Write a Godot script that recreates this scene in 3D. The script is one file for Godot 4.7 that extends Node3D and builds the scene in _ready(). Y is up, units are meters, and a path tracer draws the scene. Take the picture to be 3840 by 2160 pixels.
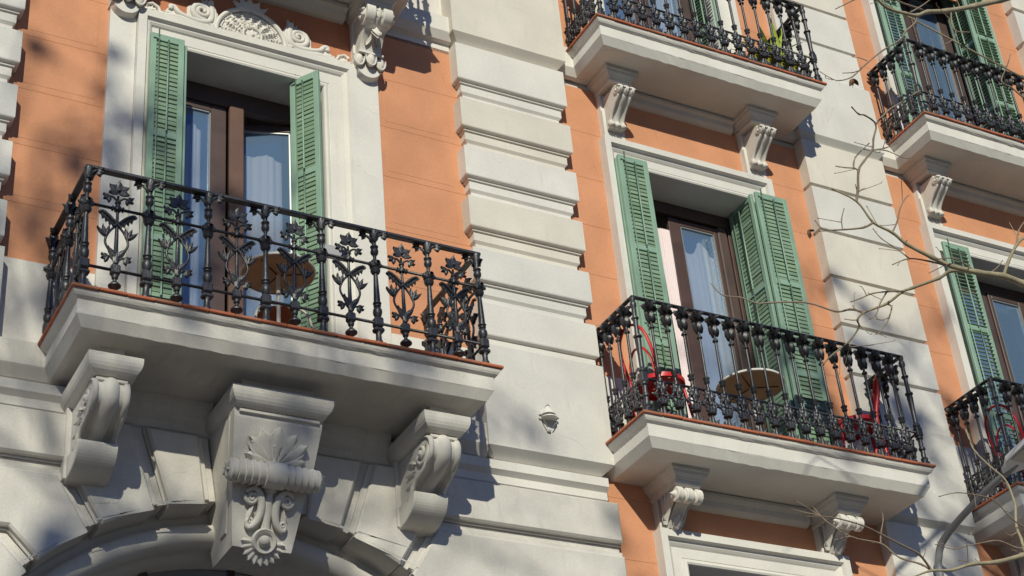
extends Node3D
# A stuccoed apartment facade seen from the street: y up, metres, the street face of the wall lies near z = 0.

var building: Node3D
var G := 1
var M := {}
var rng := RandomNumberGenerator.new()
const SUN := Vector3(0.47, -0.62, -1.0)

# ---------------------------------------------------------------- mesh helpers
func S() -> SurfaceTool:
	var st := SurfaceTool.new()
	st.begin(Mesh.PRIMITIVE_TRIANGLES)
	st.set_smooth_group(-1)
	return st
func flat(st: SurfaceTool): st.set_smooth_group(-1)
func smooth(st: SurfaceTool):
	G += 1
	st.set_smooth_group(G)
func tri(st: SurfaceTool, a: Vector3, b: Vector3, c: Vector3):
	st.add_vertex(a); st.add_vertex(b); st.add_vertex(c)
func quad(st: SurfaceTool, a: Vector3, b: Vector3, c: Vector3, d: Vector3):
	tri(st, a, b, c); tri(st, a, c, d)
func done(st: SurfaceTool) -> ArrayMesh:
	st.generate_normals()
	return st.commit()
func inst(parent: Node, called: String, mesh: Mesh, m: Material, xf := Transform3D.IDENTITY) -> MeshInstance3D:
	var o := MeshInstance3D.new()
	o.name = called
	o.mesh = mesh
	o.material_override = m
	o.transform = xf
	o.cast_shadow = GeometryInstance3D.SHADOW_CASTING_SETTING_ON
	parent.add_child(o, true)
	return o
func part(parent: Node, called: String, st: SurfaceTool, m: Material) -> MeshInstance3D:
	return inst(parent, called, done(st), m)
func group_node(parent: Node, called: String, at := Vector3.ZERO, label := "") -> Node3D:
	var o := Node3D.new()
	o.name = called
	o.position = at
	parent.add_child(o, true)
	if label: o.set_meta("label", label)
	return o
func tag(o: Node, label: String, category: String, grp := "", kind := ""):
	o.set_meta("label", label)
	if category: o.set_meta("category", category)
	if grp: o.set_meta("group", grp)
	if kind: o.set_meta("kind", kind)

# rows of points joined to a sheet
func grid(st: SurfaceTool, rows: Array, closed := false):
	for i in rows.size() - 1:
		var a: PackedVector3Array = rows[i]
		var b: PackedVector3Array = rows[i + 1]
		var n := a.size()
		for j in (n if closed else n - 1):
			var k := (j + 1) % n
			quad(st, a[j], a[k], b[k], b[j])
func box(st: SurfaceTool, a: Vector3, b: Vector3, xf := Transform3D.IDENTITY):
	flat(st)
	var p: Array[Vector3] = []
	for i in 8:
		p.append(xf * Vector3(b.x if i & 1 else a.x, b.y if i & 2 else a.y, b.z if i & 4 else a.z))
	quad(st, p[6], p[7], p[5], p[4]); quad(st, p[3], p[2], p[0], p[1])
	quad(st, p[2], p[6], p[4], p[0]); quad(st, p[7], p[3], p[1], p[5])
	quad(st, p[2], p[3], p[7], p[6]); quad(st, p[4], p[5], p[1], p[0])
# box with its edges taken off by c
func cbox(st: SurfaceTool, a: Vector3, b: Vector3, c: float, xf := Transform3D.IDENTITY):
	flat(st)
	var mid := (a + b) / 2.0
	var h := (b - a) / 2.0
	c = min(c, min(h.x, min(h.y, h.z)) * 0.9)
	var f := func(sx: float, sy: float, sz: float, ax: int) -> Vector3:
		var v := Vector3(sx * h.x, sy * h.y, sz * h.z)
		for i in 3:
			if i != ax: v[i] -= sign(v[i]) * c
		return xf * (mid + v)
	for ax in 3:
		var u := (ax + 1) % 3
		var w := (ax + 2) % 3
		for s in [-1.0, 1.0]:
			var q: Array[Vector3] = []
			for e in [[-1, -1], [1, -1], [1, 1], [-1, 1]]:
				var v := Vector3.ZERO
				v[ax] = s; v[u] = e[0]; v[w] = e[1]
				q.append(f.call(v.x, v.y, v.z, ax))
			if s > 0: quad(st, q[3], q[2], q[1], q[0])
			else: quad(st, q[0], q[1], q[2], q[3])
		for e in [[-1, -1], [1, -1], [1, 1], [-1, 1]]:
			var v0 := Vector3.ZERO
			v0[u] = e[0]; v0[w] = e[1]
			v0[ax] = -1
			var v1 := v0
			v1[ax] = 1
			var A: Vector3 = f.call(v0.x, v0.y, v0.z, u)
			var B: Vector3 = f.call(v1.x, v1.y, v1.z, u)
			var C: Vector3 = f.call(v1.x, v1.y, v1.z, w)
			var D: Vector3 = f.call(v0.x, v0.y, v0.z, w)
			if e[0] * e[1] > 0: quad(st, A, B, C, D)
			else: quad(st, D, C, B, A)
	for i in 8:
		var sx := 1.0 if i & 1 else -1.0
		var sy := 1.0 if i & 2 else -1.0
		var sz := 1.0 if i & 4 else -1.0
		tri(st, f.call(sx, sy, sz, 0), f.call(sx, sy, sz, 1), f.call(sx, sy, sz, 2))
# solid of revolution about local y: profile of (radius, height)
func lathe(st: SurfaceTool, prof: Array, seg := 10, xf := Transform3D.IDENTITY, sm := true):
	var rows := []
	for p in prof:
		var r := PackedVector3Array()
		for k in seg:
			var a := TAU * k / seg
			r.append(xf * Vector3(cos(a) * p[0], p[1], sin(a) * p[0]))
		rows.append(r)
	var last := Vector2.ZERO
	for i in prof.size() - 1:
		# a turn of the profile sharper than about 30 degrees stays a crisp edge
		var d := Vector2(prof[i + 1][0] - prof[i][0], prof[i + 1][1] - prof[i][1]).normalized()
		if not sm: flat(st)
		elif i == 0 or d.dot(last) < 0.86: smooth(st)
		last = d
		grid(st, [rows[i + 1], rows[i]], true)
func tube(st: SurfaceTool, pts: Array, rads: Array, seg := 6, squash := 1.0):
	smooth(st)
	var n := pts.size()
	var rows := []
	var nrm := Vector3.ZERO
	for i in n:
		var t: Vector3 = (pts[min(i + 1, n - 1)] - pts[max(i - 1, 0)]).normalized()
		if i == 0: nrm = t.cross(Vector3(0.13, 0.21, 0.97)).normalized()
		else: nrm = (nrm - t * nrm.dot(t)).normalized()
		var bn := t.cross(nrm)
		var r := PackedVector3Array()
		var rad: float = rads[i] if rads.size() == n else lerp(rads[0], rads[1], float(i) / (n - 1))
		for k in seg:
			var a := TAU * k / seg
			r.append(pts[i] + nrm * cos(a) * rad + bn * sin(a) * rad * squash)
		rows.append(r)
	grid(st, rows, true)
	for e in [[0, false], [n - 1, true]]:
		var ring: PackedVector3Array = rows[e[0]]
		for k in seg:
			if e[1]: tri(st, pts[e[0]], ring[(k + 1) % seg], ring[k])
			else: tri(st, pts[e[0]], ring[k], ring[(k + 1) % seg])
func bez(p: Array, n := 10) -> Array:      # smooth curve through the given points
	var out := []
	var m := p.size()
	for i in m - 1:
		var p0: Vector3 = p[max(i - 1, 0)]
		var p1: Vector3 = p[i]
		var p2: Vector3 = p[i + 1]
		var p3: Vector3 = p[min(i + 2, m - 1)]
		for k in n:
			out.append(p1.cubic_interpolate(p2, p0, p3, float(k) / n))
	out.append(p[m - 1])
	return out
# stepped or curved solid with a rectangular plan open to the wall: profile of (offset, height)
func loft(st: SurfaceTool, xl: float, xr: float, zb: float, zf: float, prof: Array, sm := false, caps := true):
	var cols := [[], [], [], []]
	for p in prof:
		cols[0].append(Vector3(xl - p[0], p[1], zb)); cols[1].append(Vector3(xl - p[0], p[1], zf + p[0]))
		cols[2].append(Vector3(xr + p[0], p[1], zf + p[0])); cols[3].append(Vector3(xr + p[0], p[1], zb))
	for f in 3:
		if sm: smooth(st)
		else: flat(st)
		for i in prof.size() - 1:
			quad(st, cols[f][i], cols[f + 1][i], cols[f + 1][i + 1], cols[f][i + 1])
	if caps:
		flat(st)
		var n := prof.size() - 1
		quad(st, cols[0][0], cols[3][0], cols[2][0], cols[1][0])
		quad(st, cols[0][n], cols[1][n], cols[2][n], cols[3][n])
# moulded frame round three sides of an opening: profile of (distance from the opening, z)
func frame(st: SurfaceTool, xl: float, xr: float, yb: float, yt: float, prof: Array):
	flat(st)
	var rows := []
	for p in prof:
		rows.append([Vector3(xl - p[0], yb, p[1]), Vector3(xl - p[0], yt + p[0], p[1]), Vector3(xr + p[0], yt + p[0], p[1]), Vector3(xr + p[0], yb, p[1])])
	for i in prof.size() - 1:
		for j in 3:
			quad(st, rows[i + 1][j], rows[i + 1][j + 1], rows[i][j + 1], rows[i][j])
func area2(p: PackedVector2Array) -> float:
	var a := 0.0
	for i in p.size():
		a += p[i].cross(p[(i + 1) % p.size()])
	return a
func face(st: SurfaceTool, p: PackedVector2Array, z: float, xf := Transform3D.IDENTITY, back := false):
	var idx := Geometry2D.triangulate_polygon(p)
	for i in range(0, idx.size(), 3):
		var a := p[idx[i]]
		var b := p[idx[i + 1]]
		var c := p[idx[i + 2]]
		if ((b - a).cross(c - a) > 0.0) != back:
			var t := b
			b = c
			c = t
		tri(st, xf * Vector3(a.x, a.y, z), xf * Vector3(b.x, b.y, z), xf * Vector3(c.x, c.y, z))
func inset(p: PackedVector2Array, d: Array) -> PackedVector2Array:   # p runs counter-clockwise; d per edge
	var n := p.size()
	var out := PackedVector2Array()
	for i in n:
		var h := (i + n - 1) % n
		var a := p[h]
		var b := p[i]
		var c := p[(i + 1) % n]
		var e0 := (b - a).normalized()
		var e1 := (c - b).normalized()
		var d0: float = d[h] if d.size() == n else d[0]
		var d1: float = d[i] if d.size() == n else d[0]
		var n0 := Vector2(-e0.y, e0.x)
		var n1 := Vector2(-e1.y, e1.x)
		var cr := e0.cross(e1)
		if abs(cr) < 0.02: out.append(b + n1 * d1)
		else:
			var q0 := b + n0 * d0
			var q1 := b + n1 * d1
			out.append(q0 + e0 * ((q1 - q0).cross(e1) / cr))
	return out
# solid from a counter-clockwise outline in x, y between z0 and z1 with a chamfer on its front edge
func prism(st: SurfaceTool, p: PackedVector2Array, z0: float, z1: float, bev := 0.0, xf := Transform3D.IDENTITY, back := false):
	flat(st)
	if area2(p) < 0: p.reverse()
	var n := p.size()
	var q := inset(p, [bev]) if bev > 0.0 else p
	face(st, q, z1, xf)
	if back: face(st, p, z0, xf, true)
	for i in n:
		var k := (i + 1) % n
		var a := p[i]
		var b := p[k]
		quad(st, xf * Vector3(a.x, a.y, z0), xf * Vector3(a.x, a.y, z1 - bev), xf * Vector3(b.x, b.y, z1 - bev), xf * Vector3(b.x, b.y, z0))
		if bev > 0.0:
			quad(st, xf * Vector3(a.x, a.y, z1 - bev), xf * Vector3(q[i].x, q[i].y, z1), xf * Vector3(q[k].x, q[k].y, z1), xf * Vector3(b.x, b.y, z1 - bev))
# a leaf along local y with a midrib, cupped by bulge and bent forward by curl
func leaf(st: SurfaceTool, xf: Transform3D, length: float, wide: float, thick := 0.012, curl := 0.0, bulge := 0.25, rows := 6, tip := 0.8):
	var front := []
	var back := []
	for i in rows + 1:
		var t := float(i) / rows
		var w := wide * 0.5 * pow(sin(PI * pow(clamp(t * 0.93 + 0.07, 0.0, 1.0), tip)), 0.8) + 0.0008
		var a := PackedVector3Array()
		var b := PackedVector3Array()
		for u in [-1.0, -0.55, 0.0, 0.55, 1.0]:
			var z: float = thick * (1.0 - abs(u)) + (thick * 0.5 if u == 0.0 else 0.0) + bulge * w * u * u + curl * t * t * length
			var pos := Vector3(u * w, t * length * (1.0 - 0.25 * abs(curl) * t), z)
			a.append(xf * pos)
			b.append(xf * (pos - Vector3(0, 0, thick * 0.9)))
		front.append(a)
		b.reverse()
		back.append(b)
	smooth(st)
	front.reverse()
	grid(st, front)
	smooth(st)
	back.reverse()
	grid(st, back)
func xfm(pos: Vector3, deg_z := 0.0, deg_x := 0.0, deg_y := 0.0, scl := 1.0) -> Transform3D:
	return Transform3D(Basis.from_euler(Vector3(deg_to_rad(deg_x), deg_to_rad(deg_y), deg_to_rad(deg_z)), EULER_ORDER_ZYX).scaled(Vector3.ONE * scl), pos)
# a spiral band: starts at start_angle and winds inwards
func volute(st: SurfaceTool, c: Vector3, r: float, turns: float, dir: float, start: float, w: float, xf := Transform3D.IDENTITY, lead := []):
	var pts := []
	var rad := []
	for p in lead:
		pts.append(xf * p)
		rad.append(w * 0.9)
	var n := int(turns * 14)
	for i in n + 1:
		var t := float(i) / n
		var a := start + dir * TAU * turns * t
		var rr := r * (1.0 - 0.86 * pow(t, 0.8))
		pts.append(xf * (c + Vector3(cos(a) * rr, sin(a) * rr, w * 0.55 * t)))
		rad.append(w * (1.0 - 0.45 * t))
	tube(st, pts, rad, 6)
func ball(st: SurfaceTool, c: Vector3, r: float, xf := Transform3D.IDENTITY, squash := 1.0):
	var prof := []
	for i in 7:
		var a := -PI / 2 + PI * i / 6
		prof.append([max(cos(a) * r, 0.0004), sin(a) * r * squash])
	lathe(st, prof, 10, xf * Transform3D(Basis.IDENTITY, c))
func ring_pts(c: Vector3, r: float, n: int, xf := Transform3D.IDENTITY) -> Array:
	var out := []
	for i in n + 1:
		var a := TAU * i / n
		out.append(xf * (c + Vector3(cos(a) * r, sin(a) * r, 0)))
	return out

# ---------------------------------------------------------------- materials
func noise(freq: float, oct := 4, seed_ := 1) -> FastNoiseLite:
	var f := FastNoiseLite.new()
	f.noise_type = FastNoiseLite.TYPE_SIMPLEX_SMOOTH
	f.frequency = freq
	f.fractal_octaves = oct
	f.seed = seed_
	return f
# plaster: broad mottling, fine grain and faint rain streaks, as a tile that repeats
func plaster(base: Color, seed_: int, amount: float, streak: float, stain: Color, n := 256, cracks := 0) -> ImageTexture:
	var a := noise(0.006, 4, seed_).get_seamless_image(n, n)
	var b := noise(0.12, 2, seed_ + 5).get_seamless_image(n, n)
	var c := noise(0.03, 3, seed_ + 9).get_seamless_image(n, n)
	var img := Image.create(n, n, false, Image.FORMAT_RGB8)
	for y in n:
		for x in n:
			var m := (a.get_pixel(x, y).r - 0.5) * 1.4
			var g := b.get_pixel(x, y).r - 0.5
			var s: float = c.get_pixel(x, (y if y < n / 2 else n - 1 - y) / 5).r
			s = clamp((s - 0.62) * 3.0, 0.0, 1.0) * streak
			var k := 1.0 + amount * (m + 0.6 * g)
			var col := Color(base.r * k, base.g * k, base.b * k).lerp(stain, s * (0.5 + m))
			img.set_pixel(x, y, col.linear_to_srgb())
	# hairline cracks and small chips
	var r := RandomNumberGenerator.new()
	r.seed = seed_
	for k in cracks:
		var p := Vector2(r.randf() * n, r.randf() * n)
		var d := r.randf() * TAU if k % 3 == 0 else (0.0 if k % 2 else PI / 2)
		for i in r.randi_range(20, 90):
			d += r.randf_range(-0.16, 0.16)
			p += Vector2(cos(d), sin(d))
			var q := Vector2i(posmod(int(p.x), n), posmod(int(p.y), n))
			img.set_pixelv(q, img.get_pixelv(q).darkened(r.randf_range(0.03, 0.16)))
	return ImageTexture.create_from_image(img)
func grain(freq: float, seed_: int, strength: float, n := 512, oct := 3) -> ImageTexture:
	var img := noise(freq, oct, seed_).get_seamless_image(n, n)
	img.convert(Image.FORMAT_RGBA8)
	img.bump_map_to_normal_map(strength)
	return ImageTexture.create_from_image(img)
func mat(col: Color, rough: float, tex: Texture2D = null, nrm: Texture2D = null, scl := 0.5, nscale := 1.0) -> StandardMaterial3D:
	var m := StandardMaterial3D.new()
	if tex:
		m.albedo_texture = tex
	else:
		m.albedo_color = col.linear_to_srgb()
	m.roughness = rough
	if tex or nrm:
		m.uv1_triplanar = true
		m.uv1_world_triplanar = true
		m.uv1_scale = Vector3.ONE * scl
	if nrm:
		m.normal_enabled = true
		m.normal_texture = nrm
		m.normal_scale = nscale
	m.cull_mode = BaseMaterial3D.CULL_DISABLED
	return m
func make_materials():
	var g1 := grain(0.33, 3, 2.0)
	var g2 := grain(0.2, 8, 3.0)
	M.white = mat(Color.WHITE, 0.85, plaster(Color(0.71, 0.685, 0.645), 11, 0.12, 0.34, Color(0.50, 0.46, 0.40), 512, 7), g1, 0.42, 0.25)
	M.white_warm = M.white.duplicate()
	M.white_warm.albedo_color = Color(0.985, 0.972, 0.950)
	M.white_cool = M.white.duplicate()
	M.white_cool.albedo_color = Color(0.968, 0.972, 0.975)
	M.stone = mat(Color.WHITE, 0.85, plaster(Color(0.645, 0.615, 0.57), 23, 0.17, 0.42, Color(0.42, 0.39, 0.34), 512, 9), g2, 0.55, 0.16)
	M.orange = mat(Color.WHITE, 0.88, plaster(Color(0.62, 0.285, 0.155), 31, 0.16, 0.34, Color(0.48, 0.24, 0.15), 512, 6), g1, 0.42, 0.3)
	M.rough_orange = mat(Color.WHITE, 0.92, plaster(Color(0.55, 0.215, 0.115), 37, 0.22, 0.1, Color(0.35, 0.15, 0.09)), g2, 1.3, 1.4)
	M.green = mat(Color.WHITE, 0.5, plaster(Color(0.25, 0.385, 0.295), 41, 0.20, 0.45, Color(0.30, 0.42, 0.35)), g1, 1.1, 0.25)
	M.green_slat = mat(Color.WHITE, 0.55, plaster(Color(0.235, 0.345, 0.245), 43, 0.28, 0.45, Color(0.24, 0.30, 0.23)), g1, 1.1, 0.25)
	M.green_slat_pale = M.green_slat.duplicate()
	M.green_slat_pale.albedo_color = Color(1.0, 0.99, 1.0)
	M.green_slat.albedo_color = Color(0.95, 0.95, 0.93)
	M.green_slat_dull = M.green_slat.duplicate()
	M.green_slat_dull.albedo_color = Color(0.88, 0.90, 0.88)
	M.iron = mat(Color.WHITE, 0.45, plaster(Color(0.030, 0.030, 0.036), 53, 0.5, 0.5, Color(0.045, 0.032, 0.026)), grain(0.06, 51, 5.0, 256), 3.0, 0.35)
	M.iron.metallic_specular = 0.65
	M.tile = mat(Color.WHITE, 0.75, plaster(Color(0.47, 0.135, 0.062), 61, 0.28, 0.3, Color(0.30, 0.14, 0.09)), g1, 1.6, 0.4)
	M.tile_pale = mat(Color.WHITE, 0.75, plaster(Color(0.40, 0.155, 0.085), 67, 0.28, 0.3, Color(0.28, 0.16, 0.11)), g1, 1.6, 0.4)
	M.wood = mat(Color.WHITE, 0.45, plaster(Color(0.088, 0.058, 0.054), 71, 0.25, 0.5, Color(0.10, 0.05, 0.045)), g1, 1.4, 0.2)
	M.wood_warm = mat(Color.WHITE, 0.45, plaster(Color(0.15, 0.085, 0.063), 75, 0.2, 0.5, Color(0.14, 0.06, 0.045)), g1, 1.4, 0.2)
	M.wood_dark = mat(Color.WHITE, 0.5, plaster(Color(0.085, 0.048, 0.042), 73, 0.25, 0.5, Color(0.06, 0.035, 0.03)), g1, 1.4, 0.2)
	M.metal = mat(Color(0.45, 0.47, 0.48), 0.35)
	M.metal.metallic = 0.6
	M.room = mat(Color(0.42, 0.40, 0.36), 0.9)
	M.red = mat(Color(0.60, 0.022, 0.028), 0.38)
	M.tabletop = mat(Color.WHITE, 0.6, plaster(Color(0.62, 0.46, 0.27), 81, 0.12, 0.3, Color(0.28, 0.18, 0.09)), g1, 1.5, 0.1)
	M.seat_brown = mat(Color.WHITE, 0.6, plaster(Color(0.32, 0.12, 0.055), 83, 0.12, 0.3, Color(0.2, 0.09, 0.05)), g1, 1.5, 0.1)
	M.enamel = mat(Color(0.78, 0.76, 0.70), 0.4)
	M.curtain = mat(Color(0.80, 0.79, 0.77), 0.9)
	M.curtain.backlight_enabled = true
	M.curtain.backlight = Color(0.25, 0.25, 0.25)
	M.curtain_pink = mat(Color(0.80, 0.68, 0.70), 0.9)
	M.glass = StandardMaterial3D.new()
	M.glass.transparency = BaseMaterial3D.TRANSPARENCY_ALPHA
	M.glass.albedo_color = Color(0.55, 0.68, 0.85, 0.14)
	M.glass.roughness = 0.02
	M.glass.metallic_specular = 1.0
	M.glass.metallic = 0.2
	M.bark = mat(Color.WHITE, 0.8, plaster(Color(0.34, 0.29, 0.19), 91, 0.35, 0.5, Color(0.11, 0.08, 0.06)), g2, 4.0, 0.6)
	M.twig = mat(Color.WHITE, 0.8, plaster(Color(0.26, 0.195, 0.145), 93, 0.35, 0.4, Color(0.09, 0.06, 0.05)), g2, 4.0, 0.6)
	M.dry_leaf = mat(Color(0.20, 0.11, 0.065), 0.8)
	M.lamp_grey = mat(Color.WHITE, 0.45, plaster(Color(0.20, 0.205, 0.22), 95, 0.10, 0.2, Color(0.24, 0.24, 0.25)), g1, 1.5, 0.1)
	M.lamp_head = mat(Color(0.62, 0.63, 0.65), 0.4)
	M.lamp_lens = mat(Color(0.45, 0.42, 0.36), 0.3)
	M.planter = mat(Color(0.30, 0.29, 0.02), 0.5)
	M.strap_leaf = mat(Color(0.45, 0.55, 0.08), 0.5)
	M.strap_leaf.backlight_enabled = true
	M.strap_leaf.backlight = Color(0.25, 0.3, 0.04)
	M.plate = mat(Color(0.42, 0.41, 0.46), 0.5)
	M.asphalt = mat(Color.WHITE, 0.95, plaster(Color(0.065, 0.064, 0.062), 97, 0.3, 0.0, Color.BLACK, 256), null, 0.4)
	M.pavement = mat(Color.WHITE, 0.9, plaster(Color(0.085, 0.077, 0.065), 99, 0.2, 0.0, Color.BLACK, 256), null, 0.4)

# ---------------------------------------------------------------- the facade's masonry
const XA := 4.165     # middle of the first bay's door
const XB := 8.79      # second bay
const XE := 12.825    # third bay
const PIERS := [[1.01, 2.195], [6.20, 7.383], [10.285, 11.375], [14.27, 15.45]]
const DOORS := [      # x left, x right, sill, head
	[XA - 0.70, XA + 0.70, 8.31, 11.515], [XB - 0.72, XB + 0.72, 8.31, 11.505], [XB - 0.72, XB + 0.72, 12.765, 15.95],
	[XE - 0.72, XE + 0.72, 8.31, 11.505], [XE - 0.72, XE + 0.72, 12.765, 15.95], [XB - 0.72, XB + 0.72, 4.0, 7.33], [XE - 0.72, XE + 0.72, 4.0, 7.33],
	[XA - 0.70, XA + 0.70, 12.765, 15.95]]

func build_wall():
	# backing of the wall, cut round the door openings
	var st := S()
	var zb := -0.42
	var zf := -0.02
	var e := 0.005
	var cols := [[XA - 0.70, XA + 0.70, [[8.03, 8.31], [11.515, 12.765], [15.95, 17.6]]], [XB - 0.72, XB + 0.72, [[0.0, 4.0], [7.33, 8.31], [11.505, 12.765], [15.95, 17.6]]], [XE - 0.72, XE + 0.72, [[0.0, 4.0], [7.33, 8.31], [11.505, 12.765], [15.95, 17.6]]]]
	box(st, Vector3(0.5, 8.03, zb), Vector3(XA - 0.70 - e, 17.6, zf))
	box(st, Vector3(XA + 0.70 + e, 8.03, zb), Vector3(7.3, 17.6, zf))
	box(st, Vector3(7.3, 0, zb), Vector3(XB - 0.72 - e, 17.6, zf))
	box(st, Vector3(XB + 0.72 + e, 0, zb), Vector3(XE - 0.72 - e, 17.6, zf))
	box(st, Vector3(XE + 0.72 + e, 0, zb), Vector3(16.6, 17.6, zf))
	for c in cols:
		for y in c[2]: box(st, Vector3(c[0] - 0.02, y[0] + (e if y[0] > 0 else 0.0), zb), Vector3(c[1] + 0.02, y[1] - e, zf))
	part(building, "wall_core", st, M.stone)
	# dark rooms behind the doors, each closed all round
	for d in DOORS:
		var r := S()
		var x0: float = d[0] - 0.5
		var x1: float = d[1] + 0.5
		var y0: float = d[2] - 0.02
		var y1: float = d[3] + 0.35
		box(r, Vector3(x0, y0 - 0.1, -3.6), Vector3(x1, y0, zb)); box(r, Vector3(x0, y1, -3.6), Vector3(x1, y1 + 0.1, zb))
		box(r, Vector3(x0 - 0.1, y0, -3.6), Vector3(x0, y1, zb)); box(r, Vector3(x1, y0, -3.6), Vector3(x1 + 0.1, y1, zb))
		box(r, Vector3(x0, y0, -3.7), Vector3(x1, y1, -3.6))
		part(building, "room", r, M.room)
	# coloured stucco, laid in courses with a fine scored joint between them
	var bays := [[2.10, 6.30, XA, 0.72, true], [7.30, 10.36, XB, 0.73, false], [11.30, 14.36, XE, 0.73, false]]
	for b in bays:
		var node := group_node(building, "stucco_wall")
		var joints := [9.08, 9.60, 10.16, 10.72, 11.28, 11.84, 12.40]
		var hi := [13.45, 13.95, 14.49, 15.05, 15.6, 16.15]
		var lo := [6.2, 6.76, 7.32, 7.88, 8.04]
		var runs := [joints, [13.25] + hi] if b[4] else [joints, [12.90] + hi, lo]
		for ys in runs:
			for i in ys.size() - 1:
				var y0: float = ys[i]
				var y1: float = ys[i + 1]
				var hole := true
				for side in [0, 1, 2]:
					var xl: float = [b[0], b[2] + b[3], b[2] - b[3]][side]
					var xr: float = [b[2] - b[3], b[1], b[2] + b[3]][side]
					var ya := y0
					if side == 2:      # above the door
						if y1 <= 11.52 and y0 >= 8.3 or y0 > 12.7 and y1 < 15.95 or y1 < 7.34: continue
						if y0 < 11.52 and y1 > 11.52: ya = 11.52
						if y0 < 7.34 and y1 > 7.34: ya = 7.34
					var p := S()
					cbox(p, Vector3(xl, ya + 0.001, -0.019), Vector3(xr, y1 - 0.001, 0.0), 0.001)
					if b[4] and side < 2 and y1 < 12.3 and y0 > 9.1:
						var m0: float = xl + 0.155 if side == 0 else xl + 0.60
						var m1: float = xr - 0.60 if side == 0 else xr - 0.16
						cbox(p, Vector3(m0, ya + 0.065, -0.01), Vector3(m1, y1 - 0.065, 0.002), 0.002)
					part(node, "stucco_panel", p, M.orange)
	# white plinth above each floor
	for b in bays:
		for y in [[8.31, 9.08]] if b[4] else [[8.31, 9.08], [12.74, 12.90]]:
			for q in [[b[0], b[2] - b[3]], [b[2] + b[3], b[1]]]:
				var p := S()
				cbox(p, Vector3(q[0], y[0], -0.019), Vector3(q[1], y[1], 0.012), 0.004)
				part(building, "plinth", p, M.white)

# one block of a banded pier: the profile runs round its three faces
func pier_block(node: Node3D, p: Array, prof: Array, zf := 0.14, m: Material = null):
	var st := S()
	loft(st, p[0], p[1], -0.02, zf, prof)
	part(node, "block", st, m if m else [M.white, M.white_warm, M.white_cool][rng.randi() % 3])
func build_piers():
	for i in 4:
		var p: Array = PIERS[i]
		var node := group_node(building, "pilaster")
		var fancy := i != 2
		# pedestal that runs down into the floor band
		pier_block(node, p, [[0.01, 9.07], [0.01, 8.105], [-0.075, 8.03]], 0.14)
		pier_block(node, p, [[0.03, 13.40], [0.03, 12.60], [0.03, 12.535], [-0.035, 12.46], [-0.05, 12.445]], 0.14)
		if fancy:
			var n := 6
			for k in n:
				var yb := 11.99 - 0.5625 * k
				var top := yb + 0.325 if k > 0 else 12.42
				var pr := [[-0.068, top + 0.020], [-0.012, top + 0.004], [0.0, top - 0.008], [0.0, yb + 0.004], [-0.004, yb - 0.006], [-0.014, yb - 0.014], [-0.040, yb - 0.018], [-0.040, yb - 0.026], [-0.032, yb - 0.029], [-0.033, yb - 0.038], [-0.048, yb - 0.041], [-0.050, yb - 0.050], [-0.050, yb - 0.128], [-0.072, yb - 0.154], [-0.072, yb - 0.213]]
				if k == n - 1: pr = pr.slice(0, 9) + [[-0.03, yb - 0.055], [-0.03, yb - 0.12]]
				pier_block(node, p, pr)
			for k in 7:
				var yb := 13.95 + 0.5625 * k
				pier_block(node, p, [[-0.03, yb + 0.0], [-0.03, yb - 0.014], [0.0, yb - 0.03], [0.0, yb - 0.52], [-0.03, yb - 0.53], [-0.03, yb - 0.56]])
		else:
			for k in 6:
				var yb := 11.87 - 0.568 * k
				var top := yb + 0.565 if k > 0 else 12.48
				if k == 5: yb = 9.07
				pier_block(node, p, [[-0.005, top - 0.034], [0.0, top - 0.037], [0.0, yb + 0.003], [-0.003, yb], [-0.04, yb - 0.003], [-0.04, yb - 0.035]], 0.135)
			for k in 7:
				var yb := 13.40 + 0.548 * k
				pier_block(node, p, [[-0.005, yb + 0.510], [0.0, yb + 0.507], [0.0, yb + 0.003], [-0.003, yb], [-0.04, yb - 0.003], [-0.04, yb - 0.035]], 0.135)
			pier_block(node, p, [[-0.01, 8.03], [-0.01, 7.20]], 0.13)
			for k in 12:
				var yb := 6.66 - 0.56 * k
				pier_block(node, p, [[-0.005, yb + 0.5], [0.0, yb + 0.49], [0.0, yb + 0.003], [-0.04, yb - 0.003], [-0.04, yb - 0.05]], 0.13)

func profile_strip(called: String, xl: float, xr: float, prof: Array, m: Material, returns := true):
	# long moulding along the wall: profile of (z, y)
	var st := S()
	flat(st)
	for i in prof.size() - 1:
		var a: Array = prof[i]
		var b: Array = prof[i + 1]
		quad(st, Vector3(xl, a[1], a[0]), Vector3(xr, a[1], a[0]), Vector3(xr, b[1], b[0]), Vector3(xl, b[1], b[0]))
	if returns:
		for e in [[xl, true], [xr, false]]:
			var pl := PackedVector2Array()
			for a in prof: pl.append(Vector2(a[0], a[1]))
			pl.append(Vector2(-0.05, prof[prof.size() - 1][1])); pl.append(Vector2(-0.05, prof[0][1]))
			var idx := Geometry2D.triangulate_polygon(pl)
			for i in range(0, idx.size(), 3):
				tri(st, Vector3(e[0], pl[idx[i]].y, pl[idx[i]].x), Vector3(e[0], pl[idx[i + 1]].y, pl[idx[i + 1]].x), Vector3(e[0], pl[idx[i + 2]].y, pl[idx[i + 2]].x))
	return part(building, called, st, m)
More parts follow.
